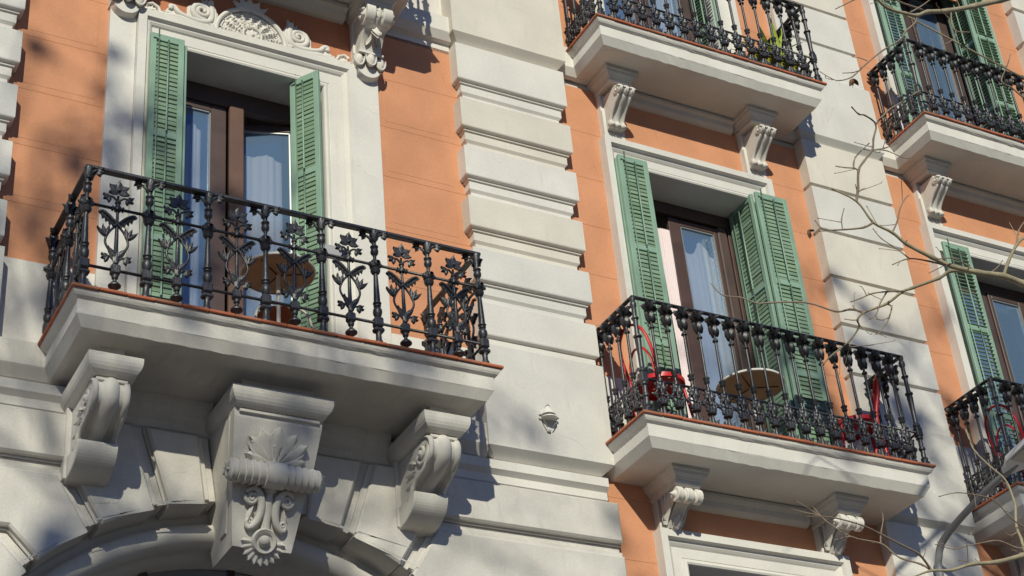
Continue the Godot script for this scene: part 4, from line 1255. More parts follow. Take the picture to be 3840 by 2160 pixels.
func railing_first():
	var node := group_node(building, "railing", Vector3(4.175, 8.31, 0), "black iron railing with lily balusters on the first bay's balcony")
	var hx := 1.585
	var z := 0.955
	var st := S()
	cbox(st, Vector3(-hx - 0.03, 1.022, z - 0.028), Vector3(hx + 0.03, 1.052, z + 0.028), 0.006)
	for s in [-1.0, 1.0]: cbox(st, Vector3(s * hx - 0.028, 1.03, -0.02), Vector3(s * hx + 0.028, 1.052, z - 0.03), 0.006)
	part(node, "handrail", st, M.iron)
	for y in [0.722, 0.190]:
		st = S()
		tube(st, [Vector3(-hx, y, z), Vector3(hx, y, z)], [0.0115, 0.0115], 8)
		for s in [-1.0, 1.0]: tube(st, [Vector3(s * hx, y, -0.02), Vector3(s * hx, y, z)], [0.0115, 0.0115], 8)
		part(node, "cross_bar", st, M.iron)
	var spots := []
	for k in 8: spots.append([-hx + k * hx * 2 / 7, z, 0.0, true])
	for k in 7: spots.append([-hx + (k + 0.5) * hx * 2 / 7, z, 0.0, false])
	for s in [-1.0, 1.0]:
		for k in 4: spots.append([s * hx, z - 0.232 * (k + 1), 90.0, k % 2 == 1])
	for q in spots:
		var xf := Transform3D(Basis(Vector3(0, 1, 0), deg_to_rad(q[2] + rng.randf_range(-3, 3))) * Basis(Vector3(0, 0, 1), rng.randf_range(-0.008, 0.008)), Vector3(q[0], 0, q[1]))
		if q[3]:
			inst(node, "baluster_post", iron.post, M.iron, xf)
			var corner: bool = abs(q[0]) > hx - 0.01 and q[1] > z - 0.01
			for side in ([0.0, 90.0] if q[0] < 0 else [180.0, 90.0]) if corner else [0.0, 180.0]:
				inst(node, "post_leaf", iron.post_leaf, M.iron, xf * Transform3D(Basis(Vector3(0, 1, 0), deg_to_rad(side)), Vector3.ZERO))
		else:
			inst(node, "baluster", iron.lily_stem, M.iron, xf)
			inst(node, "lily_flower", iron.lily_flower, M.iron, xf)
			inst(node, "lily_leaves", iron.lily_leaves, M.iron, xf)
func railing_slim(x0: float, x1: float, z: float, y: float, top: float, n: int, ns: int, label: String):
	var node := group_node(building, "railing", Vector3(0, y, 0), label)
	var k := top / 1.185
	var st := S()
	cbox(st, Vector3(x0 - 0.02, top - 0.018, z - 0.022), Vector3(x1 + 0.02, top, z + 0.022), 0.005)
	for x in [x0, x1]: cbox(st, Vector3(x - 0.022, top - 0.018, -0.02), Vector3(x + 0.022, top, z - 0.024), 0.005)
	part(node, "handrail", st, M.iron)
	st = S()
	tube(st, [Vector3(x0, 0.37 * k, z), Vector3(x1, 0.37 * k, z)], [0.0115, 0.0115], 8)
	for x in [x0, x1]: tube(st, [Vector3(x, 0.37 * k, -0.02), Vector3(x, 0.37 * k, z)], [0.0115, 0.0115], 8)
	part(node, "cross_bar", st, M.iron)
	var sc := Vector3(1, k, 1)
	for i in n:
		var x: float = lerp(x0, x1, (i + 1.0) / (n + 1)) + rng.randf_range(-0.004, 0.004)
		var jig := Basis(Vector3(0, 1, 0), rng.randf_range(-0.08, 0.08)) * Basis(Vector3(0, 0, 1), rng.randf_range(-0.006, 0.006))
		for q in [["baluster", iron.slim], ["baluster_leaves", iron.slim_leaves], ["wreath", iron.slim_wreath]]:
			inst(node, q[0], q[1], M.iron, Transform3D(jig.scaled(sc), Vector3(x, 0, z)))
	for x in [x0, x1]:
		inst(node, "corner_post", iron.corner, M.iron, Transform3D(Basis().scaled(sc), Vector3(x, 0, z)))
		for i in ns:
			var xf := Transform3D(Basis(Vector3(0, 1, 0), PI / 2).scaled(sc), Vector3(x, 0, z * (1.0 - (i + 1.0) / (ns + 0.6))))
			for q in [["baluster", iron.slim], ["baluster_leaves", iron.slim_leaves], ["wreath", iron.slim_wreath]]:
				inst(node, q[0], q[1], M.iron, xf)

# ---------------------------------------------------------------- things on the balconies
func top_thing(called: String, at: Vector3, turn: float, label: String, category: String, grp := "") -> Node3D:
	var o := Node3D.new()
	o.name = called
	add_child(o, true)
	o.position = at
	o.rotation_degrees.y = turn
	tag(o, label, category, grp)
	return o
func red_chair(at: Vector3, turn: float, label: String):      # faces +x, seat centre over the origin
	var t := top_thing("red_chair", at, turn, label, "chair", "red metal balcony chairs")
	t.scale = Vector3(1.0, 1.14, 1.0)
	var st := S()
	var R := 0.215
	flat(st)
	for i in 7:
		var r0 := R * i / 7.0
		var r1 := R * (i + 1) / 7.0
		var n := 28
		for k in n:
			if i in [2, 4] and k % 3 == (0 if i == 2 else 1) : continue
			if i == 5 and k % 2 == 0 and false: continue
			var a := TAU * k / n
			var b := TAU * (k + 1) / n
			for y in [0.46, 0.452]:
				quad(st, Vector3(cos(a) * r0, y, sin(a) * r0), Vector3(cos(a) * r1, y, sin(a) * r1), Vector3(cos(b) * r1, y, sin(b) * r1), Vector3(cos(b) * r0, y, sin(b) * r0))
	lathe(st, [[R, 0.425], [R + 0.008, 0.427], [R + 0.008, 0.462], [R, 0.464]], 28)
	part(t, "seat", st, M.red)
	st = S()
	var arch := bez([Vector3(-0.20, 0.0, -0.18), Vector3(-0.185, 0.25, -0.17), Vector3(-0.175, 0.45, -0.165), Vector3(-0.235, 0.66, -0.175), Vector3(-0.275, 0.80, -0.145), Vector3(-0.295, 0.875, -0.07), Vector3(-0.30, 0.89, 0.0), Vector3(-0.295, 0.875, 0.07), Vector3(-0.275, 0.80, 0.145), Vector3(-0.235, 0.66, 0.175), Vector3(-0.175, 0.45, 0.165), Vector3(-0.185, 0.25, 0.17), Vector3(-0.20, 0.0, 0.18)], 5)
	tube(st, arch, [0.019, 0.019], 6, 0.6)
	part(t, "back_frame", st, M.red)
	st = S()
	tube(st, bez([Vector3(-0.18, 0.47, -0.13), Vector3(-0.205, 0.60, -0.125), Vector3(-0.22, 0.70, -0.06), Vector3(-0.222, 0.715, 0.0), Vector3(-0.22, 0.70, 0.06), Vector3(-0.205, 0.60, 0.125), Vector3(-0.18, 0.47, 0.13)], 5), [0.015, 0.015], 6, 0.6)
	part(t, "back_hoop", st, M.red)
	for s in [-1.0, 1.0]:
		st = S()
		tube(st, bez([Vector3(0.20, 0.0, s * 0.18), Vector3(0.17, 0.25, s * 0.155), Vector3(0.15, 0.44, s * 0.13)], 4), [0.013, 0.013], 6)
		part(t, "leg", st, M.red)
func round_table(at: Vector3, r: float, h: float, label: String):
	var t := top_thing("round_table", at, 0, label, "table", "white round balcony tables")
	var st := S()
	lathe(st, [[0.001, h - 0.018], [r - 0.012, h - 0.018]], 36)
	part(t, "underside", st, M.tabletop)
	st = S()
	lathe(st, [[r - 0.012, h - 0.022], [r, h - 0.018], [r + 0.003, h - 0.008], [r, h], [r - 0.02, h + 0.002], [0.001, h + 0.002]], 36)
	part(t, "rim", st, M.enamel)
	for k in 3:
		st = S()
		var a := TAU * k / 3.0 + 0.4
		var d := Vector3(cos(a), 0, sin(a))
		tube(st, [d * 0.02 + Vector3(0, h - 0.03, 0), d * (r - 0.05) + Vector3(0, h - 0.022, 0)], [0.006, 0.004], 5)
		part(t, "brace", st, M.wood_dark)
	st = S()
	tube(st, [Vector3(0, 0.08, 0), Vector3(0, h - 0.02, 0)], [0.016, 0.016], 8)
	part(t, "stem", st, M.enamel)
	for k in 3:
		st = S()
		var a := TAU * k / 3.0
		var d := Vector3(cos(a), 0, sin(a))
		tube(st, [Vector3(0, 0.10, 0), d * 0.10 + Vector3(0, 0.07, 0), d * 0.22 + Vector3(0, 0.0, 0)], [0.014, 0.014], 6)
		part(t, "foot", st, M.enamel)
func stool(at: Vector3):
	var t := top_thing("folding_chair", at, 0, "low chair with brown round seat and white tube frame behind lily railing", "chair")
	var st := S()
	lathe(st, [[0.001, 0.42], [0.14, 0.42], [0.155, 0.428], [0.155, 0.44], [0.14, 0.445], [0.001, 0.445]], 28)
	part(t, "seat", st, M.seat_brown)
	for s in [-1.0, 1.0]:
		st = S()
		tube(st, bez([Vector3(0.24, 0.0, s * 0.14), Vector3(0.235, 0.25, s * 0.14), Vector3(0.20, 0.40, s * 0.14), Vector3(0.10, 0.455, s * 0.14), Vector3(-0.10, 0.455, s * 0.14), Vector3(-0.20, 0.40, s * 0.14), Vector3(-0.235, 0.25, s * 0.14), Vector3(-0.24, 0.0, s * 0.14)], 5), [0.011, 0.011], 6)
		part(t, "frame", st, M.enamel)
func planter(at: Vector3):
	var t := top_thing("planter", at, 0, "olive yellow planter with pale strap leaves on upper balcony", "planter")
	var st := S()
	loft(st, -0.28, 0.28, -0.16, 0.14, [[0.02, 0.30], [0.02, 0.27], [0.0, 0.265], [-0.04, 0.0]])
	quad(st, Vector3(-0.28, 0.3, -0.16), Vector3(0.28, 0.3, -0.16), Vector3(0.24, 0, -0.16), Vector3(-0.24, 0, -0.16))
	part(t, "pot", st, M.planter)
	for k in 16:
		st = S()
		leaf(st, Transform3D(Basis(Vector3(0, 1, 0), rng.randf_range(0, TAU)), Vector3(rng.randf_range(0.02, 0.22), 0.28, rng.randf_range(-0.08, 0.06))) * xfm(Vector3.ZERO, rng.randf_range(-14, 14), rng.randf_range(0, 16)), rng.randf_range(0.35, 0.72), 0.05, 0.003, rng.randf_range(0.1, 0.5), 0.3, 9)
		part(t, "strap_leaf", st, M.strap_leaf)
func wall_fitting():
	var t := top_thing("wall_fitting", Vector3(6.765, 8.44, 0.15), 0, "small white metal wall fitting with oval ring on the plain pier", "wall fitting")
	t.scale = Vector3(0.85, 0.85, 0.85)
	var st := S()
	lathe(st, [[0.004, 0.125], [0.02, 0.11], [0.055, 0.06], [0.075, 0.03], [0.078, 0.018], [0.070, 0.016]], 18, Transform3D(Basis(), Vector3(0, 0, 0.03)))
	part(t, "cap", st, M.white)
	st = S()
	lathe(st, [[0.001, -0.004], [0.074, -0.004], [0.08, 0.0], [0.08, 0.010], [0.074, 0.014], [0.02, 0.016]], 24, Transform3D(Basis(Vector3(1, 0, 0), 0.10), Vector3(0, -0.018, 0.045)))
	part(t, "plate", st, M.enamel)
	st = S()
	lathe(st, [[0.001, -0.16], [0.02, -0.155], [0.026, -0.14], [0.02, -0.125], [0.001, -0.12]], 12, Transform3D(Basis(), Vector3(0, 0, 0.01)))
	part(t, "knob", st, M.white)
	for s in [-1.0, 1.0]:
		st = S()
		tube(st, [Vector3(s * 0.105, -0.005, 0.04), Vector3(s * 0.09, 0.0, 0.05), Vector3(s * 0.06, -0.07, 0.05), Vector3(s * 0.03, -0.125, 0.04)], [0.006, 0.005], 5)
		ball(st, Vector3(s * 0.10, 0.0, 0.04), 0.013)
		part(t, "wire", st, M.lamp_grey)
	st = S()
	tube(st, [Vector3(-0.01, 0.12, 0.0), Vector3(0.005, 0.14, 0.03), Vector3(0.014, 0.12, 0.05)], [0.006, 0.005], 5)
	part(t, "hook", st, M.lamp_grey)
func grey_plate():
	var st := S()
	cbox(st, Vector3(-0.09, -0.06, -0.012), Vector3(0.09, 0.06, 0.012), 0.004)
	var o := inst(self, "grey_plate", done(st), M.plate, Transform3D(Basis(), Vector3(4.56, 9.135, 0.86)))
	tag(o, "small blank grey plate hung behind the lily railing", "plate")

# ---------------------------------------------------------------- street lamp on the wall
func street_lamp():
	var t := top_thing("street_lamp", Vector3(10.725, 0, 0.13), 0, "grey wall-mounted street lamp on a curved arm", "street lamp")
	var st := S()
	var p := []
	for q in [[6.3, 0.08], [7.0, 0.08], [7.54, 0.09], [7.67, 0.125], [7.77, 0.20], [7.845, 0.365], [7.91, 0.592], [7.98, 0.884], [8.02, 1.155], [8.05, 1.30]]: p.append(Vector3(0, q[0], q[1]))
	tube(st, bez(p, 5), [0.036, 0.030], 14)
	part(t, "arm", st, M.lamp_grey)
	st = S()
	lathe(st, [[0.046, 0.0], [0.05, 0.01], [0.05, 0.07], [0.046, 0.08]], 14, Transform3D(Basis(), Vector3(0, 7.30, 0.083)))
	for y in [6.5, 7.2]: cbox(st, Vector3(-0.06, y, -0.01), Vector3(0.06, y + 0.05, 0.11), 0.006)
	part(t, "clamp", st, M.lamp_grey)
	st = S()
	var tip := Transform3D(Basis(Vector3(1, 0, 0), deg_to_rad(-9)), Vector3(0, 8.03, 1.16))
	var rows := []
	flat(st)
	for q in [[0.0, 0.05, 0.05], [0.06, 0.075, 0.065], [0.16, 0.15, 0.075], [0.62, 0.17, 0.07], [0.72, 0.13, 0.05], [0.75, 0.06, 0.03]]:
		var r := PackedVector3Array()
		for a in [[-1.0, -0.35], [-0.9, 0.45], [-0.5, 1.0], [0.5, 1.0], [0.9, 0.45], [1.0, -0.35]]: r.append(tip * Vector3(a[0] * q[1], a[1] * q[2], q[0]))
		rows.append(r)
	grid(st, rows, true)
	part(t, "head", st, M.lamp_head)
	st = S()
	cbox(st, Vector3(-0.13, -0.045, 0.2), Vector3(0.13, -0.026, 0.60), 0.008, tip)
	part(t, "lens", st, M.lamp_lens)

# ---------------------------------------------------------------- plane trees
func limb(st: SurfaceTool, d: Array, knots := true):
	var pts := []
	for i in range(2, d.size(), 3): pts.append(Vector3(d[i], d[i + 1], d[i + 2]))
	var c := bez(pts, 4)
	var rad := []
	var n := c.size()
	for i in n:
		var r: float = lerp(d[0], d[1], pow(float(i) / (n - 1), 0.8))
		if knots and i % 4 == 0 and i > 0: r *= 1.22
		rad.append(r)
	tube(st, c, rad, 7)
	if knots:
		for i in range(3, n - 1, 7):      # buds
			var t: Vector3 = (c[i] - c[i - 1]).normalized()
			var side := t.cross(Vector3(rng.randf_range(-1, 1), rng.randf_range(-1, 1), rng.randf_range(-1, 1))).normalized()
			tube(st, [c[i], c[i] + (side + t * 0.8).normalized() * (0.012 + d[1] * 2.0)], [d[1] * 0.9, 0.001], 4)
			if rng.randf() < 0.55:      # short spur twig
				var w := (side + t * rng.randf_range(0.2, 1.2)).normalized()
				var len := rng.randf_range(0.05, 0.20)
				var bend := Vector3(rng.randf_range(-1, 1), rng.randf_range(0, 1), rng.randf_range(-1, 1)) * 0.03
				tube(st, [c[i], c[i] + w * len * 0.5 + bend * 0.4, c[i] + w * len + bend, c[i] + w * len * 1.04 + bend * 1.4], [0.0034, 0.0028, 0.0024, 0.0040], 4)
const BRANCHES := [
	[0.0288,0.0049,9.045,8.135,3.600,8.873,8.166,3.600,8.681,8.191,3.600,8.414,8.163,3.600,8.177,8.159,3.600,8.001,8.195,3.600,7.788,8.255,3.600,7.672,8.330,3.600,7.512,8.376,3.600,7.398,8.533,3.600,7.187,8.582,3.600],
	[0.0106,0.0050,7.398,8.533,3.600,7.406,8.621,3.635,7.401,8.744,3.686,7.441,8.815,3.714,7.514,8.914,3.756,7.519,8.992,3.787,7.536,9.103,3.829,7.408,9.117,3.869,7.334,9.092,3.886,7.249,9.112,3.916],
	[0.0079,0.0044,7.536,9.103,3.829,7.649,9.232,3.862,7.771,9.327,3.891,7.933,9.448,3.928,7.965,9.462,3.935],
	[0.0064,0.0036,7.401,8.744,3.686,7.377,8.766,3.677,7.309,8.765,3.660,7.236,8.772,3.641],
	[0.0057,0.0037,7.397,8.749,3.687,7.373,8.788,3.675,7.447,8.912,3.655,7.641,9.111,3.621],
	[0.0050,0.0029,7.514,8.914,3.756,7.630,8.948,3.783,7.728,9.004,3.805],
	[0.0050,0.0025,7.514,8.914,3.756,7.623,8.921,3.782,7.737,8.864,3.817,7.792,8.868,3.830],
	[0.0050,0.0029,7.410,8.594,3.624,7.444,8.627,3.628,7.477,8.644,3.632],
	[0.0092,0.0042,7.512,8.376,3.600,7.437,8.334,3.569,7.299,8.318,3.513,7.166,8.323,3.457,7.137,8.414,3.422],
	[0.0056,0.0032,7.292,8.319,3.510,7.295,8.399,3.519,7.332,8.497,3.530],
	[0.0071,0.0036,7.679,8.340,3.600,7.726,8.425,3.620,7.761,8.532,3.645,7.813,8.620,3.666,7.851,8.655,3.676],
	[0.0132,0.0097,8.681,8.191,3.600,8.726,8.306,3.644,8.800,8.435,3.694,8.869,8.504,3.725,8.981,8.593,3.770],
	[0.0074,0.0045,8.800,8.435,3.694,8.850,8.564,3.707,8.933,8.669,3.718],
	[0.0065,0.0035,8.405,8.166,3.600,8.308,8.186,3.621,8.153,8.191,3.650,7.960,8.119,3.680],
	[0.0079,0.0035,8.128,8.152,3.600,7.999,8.182,3.565,7.848,8.191,3.528,7.704,8.126,3.494],
	[0.0050,0.0032,7.852,8.191,3.529,7.779,8.284,3.497,7.691,8.371,3.463,7.657,8.465,3.439],
	[0.0051,0.0029,8.544,8.185,3.600,8.623,8.245,3.619,8.677,8.309,3.635],
	[0.0145,0.0052,8.412,8.159,3.600,8.320,8.241,3.460,8.259,8.213,3.376,8.133,8.196,3.215,8.085,8.187,3.155,8.011,8.132,3.043,7.904,8.113,2.911,7.874,8.075,2.854,7.912,8.045,2.814,7.878,7.971,2.719,7.793,7.898,2.588,7.748,7.847,2.509],
	[0.0089,0.0038,7.904,8.113,2.911,7.825,8.153,2.858,7.727,8.147,2.802,7.562,8.259,2.685,7.321,8.286,2.543,7.253,8.290,2.504,7.159,8.362,2.436,7.054,8.394,2.373,7.017,8.479,2.329,7.008,8.529,2.308],
	[0.0073,0.0035,8.095,8.190,3.167,7.892,8.119,3.199,7.714,8.046,3.227,7.577,7.963,3.249,7.443,7.886,3.271],
	[0.0065,0.0042,7.886,8.114,3.200,7.785,7.990,3.212,7.702,7.863,3.224,7.623,7.804,3.231],
	[0.0066,0.0036,8.022,8.126,3.050,8.043,8.104,3.058,7.975,7.991,3.078,7.915,7.910,3.092,7.806,7.798,3.113,7.763,7.775,3.120],
	[0.0043,0.0036,7.700,7.854,3.224,7.704,7.826,3.228,7.754,7.826,3.233,7.812,7.861,3.240],
	[0.0052,0.0029,7.875,8.074,2.853,7.821,8.065,2.847,7.761,8.065,2.841],
	[0.0052,0.0030,7.880,7.962,2.714,7.876,7.919,2.718,7.940,7.933,2.725,8.086,7.964,2.740],
	[0.0245,0.0091,9.105,10.613,4.200,8.769,10.395,4.242,8.390,10.158,4.292,8.005,9.930,4.345,7.748,9.799,4.383,7.612,9.702,4.402,7.471,9.653,4.425,7.267,9.605,4.460,7.155,9.636,4.488],
	[0.0080,0.0050,7.748,9.799,4.383,7.633,9.781,4.403,7.439,9.742,4.436,7.375,9.746,4.450],
	[0.0064,0.0036,7.534,9.692,4.416,7.639,9.772,4.427,7.761,9.882,4.439],
	[0.0086,0.0028,7.598,9.686,4.404,7.590,9.637,4.385,7.507,9.555,4.348,7.465,9.487,4.321,7.323,9.385,4.262,7.197,9.270,4.205,7.087,9.158,4.151,6.994,9.122,4.113,6.946,9.143,4.090,6.888,9.218,4.052],
	[0.0049,0.0028,7.127,9.205,4.172,7.080,9.180,4.167,6.994,9.155,4.158],
	[0.0042,0.0028,7.206,9.293,4.212,7.133,9.310,4.203],
	[0.0067,0.0029,8.060,9.965,4.338,7.996,9.785,4.364,7.998,9.706,4.379,8.053,9.704,4.392,8.110,9.708,4.405],
	[0.0051,0.0029,7.998,9.706,4.379,7.943,9.604,4.386,7.809,9.494,4.397],
	[0.0060,0.0033,7.586,10.241,4.000,7.446,10.131,4.000,7.332,10.041,4.000,7.241,9.970,4.000],
	[0.0086,0.0032,9.242,9.745,3.900,9.126,9.784,3.900,9.019,9.856,3.900,8.925,9.887,3.900,9.023,10.050,3.900,9.077,10.139,3.900,9.128,10.233,3.900],
	[0.0217,0.0051,8.648,6.120,3.300,8.464,6.066,3.300,8.192,5.979,3.300,7.962,5.934,3.300,7.772,5.867,3.300,7.589,5.839,3.300,7.422,5.773,3.300],
	[0.0090,0.0027,7.591,5.847,3.300,7.464,5.914,3.355,7.285,5.928,3.409,7.067,5.944,3.475,6.873,5.951,3.534,6.619,5.929,3.606,6.457,5.898,3.651,6.305,5.856,3.693],
	[0.0044,0.0032,7.065,5.944,3.475,7.071,5.970,3.479,7.097,6.045,3.489,7.092,6.096,3.497],
	[0.0077,0.0026,7.590,5.843,3.300,7.547,5.893,3.267,7.443,5.946,3.209,7.403,6.004,3.175,7.359,6.072,3.137,7.195,6.136,3.051,7.084,6.272,2.968,7.047,6.392,2.915],
	[0.0046,0.0029,7.195,6.136,3.051,7.139,6.121,3.044,7.063,6.096,3.035],
	[0.0040,0.0023,7.055,6.319,2.943,6.945,6.329,2.929,6.853,6.350,2.916],
	[0.0059,0.0046,7.364,6.076,3.137,7.368,6.113,3.142,7.375,6.134,3.145],
	[0.0052,0.0026,7.953,5.933,3.300,7.919,5.947,3.305,7.842,5.940,3.312],
	[0.0125,0.0045,8.868,6.114,3.000,8.865,6.317,2.950,8.887,6.405,2.930,8.900,6.519,2.904,8.984,6.707,2.867,8.998,6.771,2.854,9.015,6.900,2.826,9.000,6.980,2.806,8.936,7.066,2.777,8.860,7.207,2.734,8.861,7.329,2.708,8.873,7.416,2.690],
	[0.0071,0.0031,9.011,6.497,2.921,8.941,6.508,2.934,8.807,6.542,2.963,8.636,6.636,3.009,8.471,6.635,3.038,8.213,6.598,3.082,8.001,6.519,3.116],
	[0.0063,0.0027,8.855,6.324,2.947,8.791,6.317,2.953,8.635,6.338,2.969,8.518,6.317,2.979,8.212,6.218,3.006,8.126,6.188,3.013,7.945,6.192,3.032],
	[0.0043,0.0028,8.877,6.465,2.915,8.798,6.427,2.922,8.731,6.445,2.929]
]
func visible_tree():
	var t := top_thing("plane_tree", Vector3.ZERO, 0, "bare plane tree whose twigs reach in from the right", "tree")
	var st := S()
	var base := Vector3(12.6, 0, 4.3)
	tube(st, bez([base, base + Vector3(-0.1, 3, 0), base + Vector3(-0.25, 6, -0.2), base + Vector3(-0.3, 9, -0.1), base + Vector3(-0.2, 12.5, 0.1)], 5), [0.24, 0.09], 12)
	part(t, "trunk", st, M.bark)
	var k := 0
	for b in BRANCHES:
		st = S()
		limb(st, b)
		var thick: bool = b[0] > 0.011
		part(t, "branch", st, M.bark if thick else M.twig)
		if k in [0, 25, 33, 34, 35, 43] or b[2] > 9.0 and b[0] > 0.012:
			# carry the limb on to the trunk, outside the picture
			var p := Vector3(b[2], b[3], b[4])
			var e := base + Vector3(-0.25, clamp(p.y - 1.2, 2.0, 12.0), 0.0)
			st = S()
			tube(st, bez([p, p.lerp(e, 0.5) + Vector3(0, -0.15, 0), e], 5), [b[0], b[0] * 1.8], 7)
			part(t, "branch", st, M.bark)
		k += 1
	for q in [[7.027, 8.286, 3.450, 30.0], [7.296, 9.362, 3.950, -20.0]]:
		st = S()
		for j in 3: leaf(st, xfm(Vector3(q[0], q[1], q[2]), q[3] + 70 * j, 160 + 20 * j, 40 * j), 0.055, 0.035, 0.002, 0.9, 0.9)
		part(t, "dry_leaf", st, M.dry_leaf)
var tips := []
func grow(st: SurfaceTool, pos: Vector3, dir: Vector3, length: float, rad: float, depth: int):
	var pts := [pos]
	var p := pos
	var d := dir
	var n := 5
	for i in n:
		d = (d + Vector3(rng.randf_range(-1, 1), rng.randf_range(-0.7, 1), rng.randf_range(-1, 1)) * 0.20).normalized()
		p += d * length / n
		pts.append(p)
	tube(st, pts, [rad, rad * 0.55], 5 if depth > 0 else 3)
	if depth == 0:
		tips.append(p)
		return
	for i in range(1, n + 1):
		for j in (2 if i == n else 1):
			var side := d.cross(Vector3(rng.randf_range(-1, 1), rng.randf_range(-1, 1), rng.randf_range(-1, 1))).normalized()
			grow(st, pts[i], (d * rng.randf_range(0.3, 0.9) + side).normalized(), length * rng.randf_range(0.45, 0.68), rad * rng.randf_range(0.42, 0.58), depth - 1)
func street_tree(base: Vector3, crown: Vector3, spread: float, seed_: int, label: String):
	rng.seed = seed_
	var t := top_thing("plane_tree", base, 0, label, "tree", "bare plane trees along the kerb")
	var c := crown - base
	var st := S()
	tube(st, bez([Vector3.ZERO, Vector3(0.1, c.y * 0.3, 0.05), Vector3(c.x * 0.3, c.y * 0.6, c.z * 0.3), c - Vector3(0, spread * 0.7, 0)], 5), [0.26, 0.13], 12)
	part(t, "trunk", st, M.bark)
	tips.clear()
	for k in 6:
		st = S()
		var a := TAU * k / 6.0 + rng.randf_range(-0.3, 0.3)
		grow(st, c - Vector3(0, spread * (0.75 - 0.05 * k), 0), Vector3(cos(a), rng.randf_range(0.25, 0.9), sin(a)).normalized(), spread * rng.randf_range(0.8, 1.1), 0.05, 2)
		part(t, "limb", st, M.bark)
	st = S()
	for p in tips:
		if rng.randf() < 0.5: continue
		var size := rng.randf_range(0.08, 0.2)
		for j in 12:      # a clump of leaves that hung on through the winter
			var q: Vector3 = p + Vector3(rng.randf_range(-1, 1), rng.randf_range(-1, 0.6), rng.randf_range(-1, 1)) * size
			var u := Vector3(rng.randf_range(-1, 1), rng.randf_range(-1, 1), rng.randf_range(-1, 1)).normalized() * 0.075
			var v := u.cross(Vector3(rng.randf_range(-1, 1), rng.randf_range(-1, 1), rng.randf_range(-1, 1))).normalized() * 0.06
			quad(st, q - u, q + v, q + u, q - v)
	var lv := part(t, "dry_leaves", st, M.dry_leaf)
	lv.set_meta("kind", "stuff")

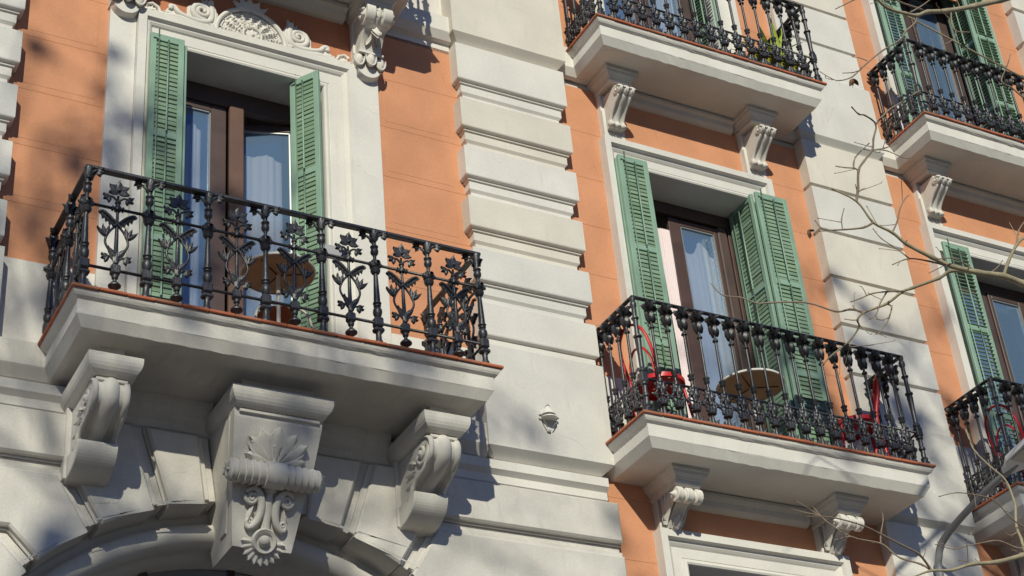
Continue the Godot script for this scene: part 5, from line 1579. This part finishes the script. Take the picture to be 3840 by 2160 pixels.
# ---------------------------------------------------------------- scene
func _ready():
	rng.seed = 7
	var cam := Camera3D.new()
	cam.name = "camera"
	add_child(cam)
	cam.position = Vector3(0, 1.6, 11.0)
	cam.rotation_order = EULER_ORDER_YXZ
	cam.rotation_degrees = Vector3(32.57406, -31.12670, -5.69434)
	cam.fov = 18.98426
	cam.near = 0.1
	cam.far = 400.0
	cam.current = true
	var sky_m := ProceduralSkyMaterial.new()
	sky_m.sky_top_color = Color(0.22, 0.42, 0.74)
	sky_m.sky_horizon_color = Color(0.66, 0.76, 0.88)
	sky_m.sky_curve = 0.18
	sky_m.ground_bottom_color = Color(0.25, 0.24, 0.22)
	sky_m.ground_horizon_color = Color(0.55, 0.58, 0.60)
	sky_m.sun_angle_max = 1.0
	var sky := Sky.new()
	sky.sky_material = sky_m
	var env := Environment.new()
	env.background_mode = Environment.BG_SKY
	env.sky = sky
	env.background_energy_multiplier = 0.58
	env.tonemap_mode = Environment.TONE_MAPPER_LINEAR
	env.tonemap_exposure = 1.0
	env.sdfgi_enabled = true
	env.ssao_enabled = true
	env.ssil_enabled = true
	var we := WorldEnvironment.new()
	we.name = "world_environment"
	we.environment = env
	add_child(we)
	var sun := DirectionalLight3D.new()
	sun.name = "sun"
	sun.light_color = Color(1.0, 0.985, 0.90)
	sun.light_energy = 1.18
	sun.light_angular_distance = 0.6
	sun.shadow_enabled = true
	add_child(sun)
	sun.look_at_from_position(-SUN * 20.0, Vector3.ZERO, Vector3.UP)

	make_materials()
	# street
	var st := S()
	quad(st, Vector3(-150, 0, -60), Vector3(150, 0, -60), Vector3(150, 0, 150), Vector3(-150, 0, 150))
	var ground := inst(self, "road", done(st), M.asphalt)
	ground.set_meta("kind", "structure")
	st = S()
	cbox(st, Vector3(-40, -0.2, -0.4), Vector3(60, 0.13, 14.0), 0.02)
	var pav := inst(self, "pavement", done(st), M.pavement)
	pav.set_meta("kind", "structure")
	# building
	building = Node3D.new()
	building.name = "apartment_building"
	add_child(building)
	tag(building, "orange and white stuccoed apartment building with iron balconies and green shutters", "building")
	build_wall()
	build_piers()
	build_bands()
	build_arch()
	build_surrounds()
	var a := balcony(4.20, 1.697, 1.0, 8.31, "deep balcony of the first bay on carved brackets")
	for x in [[2.705, 3.100, 0.79], [3.795, 4.588, 0.69], [5.285, 5.68, 0.79]]: abacus(building, x[0], x[1], x[2], 7.925, true)
	big_console(2.90, "console")
	big_console(5.48, "console")
	keystone()
	for x in [[3.08, 3.83], [4.55, 5.30]]: profile_strip("bed_moulding", x[0], x[1], [[0.04, 8.03], [0.17, 8.028], [0.165, 7.985], [0.13, 7.965], [0.12, 7.93], [0.12, 7.90], [0.08, 7.86], [0.08, 7.80]], M.stone, false)
	balcony(8.88, 1.56, 0.77, 8.31, "balcony of the second bay with two red chairs")
	balcony(8.88, 1.40, 0.70, 12.765, "upper balcony of the second bay")
	balcony(12.98, 1.56, 0.76, 8.31, "balcony of the third bay")
	balcony(12.955, 1.40, 0.73, 12.765, "upper balcony of the third bay")
	balcony(4.19, 1.51, 0.84, 12.765, "upper balcony of the first bay, seen from below")
	for bx in [XB, XE]:
		for s in [-1.0, 1.0]:
			abacus(building, bx + s * 0.85 - 0.19, bx + s * 0.85 + 0.19, 0.36, 12.478, false)
			scroll_bracket(bx + s * 0.85, 12.36 - 0.0 * s)
			abacus(building, bx + s * 0.855 - 0.19, bx + s * 0.855 + 0.19, 0.47, 8.028, false)
			palm_bracket(bx + s * 0.855, 8.01)
		profile_strip("bed_moulding", bx - 0.67, bx + 0.67, [[0.0, 12.475], [0.10, 12.47], [0.10, 12.44], [0.07, 12.42], [0.06, 12.37], [0.03, 12.345], [0.0, 12.34]], M.stone, false)
		profile_strip("bed_moulding", bx - 0.67, bx + 0.67, [[0.0, 8.026], [0.12, 8.02], [0.12, 7.99], [0.08, 7.96], [0.07, 7.91], [0.03, 7.885], [0.0, 7.88]], M.stone, false)
	for s in [-1.0, 1.0]:
		abacus(building, XA + s * 1.125 - 0.19, XA + s * 1.125 + 0.19, 0.46, 12.478, false)
		egg_bracket(XA + s * 1.125)
	profile_strip("bed_moulding", XA - 0.93, XA + 0.93, [[0.0, 12.475], [0.16, 12.47], [0.16, 12.43], [0.12, 12.41], [0.10, 12.38], [0.05, 12.355], [0.0, 12.35]], M.stone, false)
	crest()
	build_shutters()
	build_doors()
	make_iron()
	railing_first()
	railing_slim(7.437, 10.415, 0.67, 8.31, 1.19, 17, 4, "black iron railing with wreath balusters on the second bay's balcony")
	railing_slim(7.56, 10.20, 0.66, 12.765, 1.065, 15, 4, "black iron railing on the second bay's upper balcony")
	railing_slim(11.535, 14.50, 0.66, 8.31, 1.18, 17, 4, "black iron railing on the third bay's balcony")
	railing_slim(11.63, 14.28, 0.66, 12.765, 1.085, 15, 4, "black iron railing on the third bay's upper balcony")
	railing_slim(2.76, 5.62, 0.79, 12.765, 1.065, 15, 4, "black iron railing on the first bay's upper balcony")
	# things
	red_chair(Vector3(7.79, 8.306, 0.40), 12, "red metal chair with its arched back at the left end of the second bay's balcony")
	red_chair(Vector3(9.96, 8.306, 0.36), 150, "red metal chair at the shaded right end of the second bay's balcony")
	red_chair(Vector3(12.02, 8.306, 0.38), 12, "red metal chair on the third bay's balcony behind the lamp")
	round_table(Vector3(8.81, 8.306, 0.37), 0.31, 0.73, "white round table with beige underside between the two red chairs")
	round_table(Vector3(4.19, 8.306, 0.60), 0.29, 0.72, "white round table with brown underside behind the lily railing")
	stool(Vector3(4.25, 8.306, 0.42))
	planter(Vector3(9.78, 12.761, 0.42))
	wall_fitting()
	grey_plate()
	street_lamp()
	visible_tree()
	street_tree(Vector3(-6.8, 0.0, 17.2), Vector3(-5.2, 19.2, 17.0), 2.7, 21, "bare plane tree on the kerb to the left of the view")
	street_tree(Vector3(4.4, 0.0, 17.2), Vector3(3.6, 19.2, 17.0), 2.4, 22, "bare plane tree on the kerb above the view")
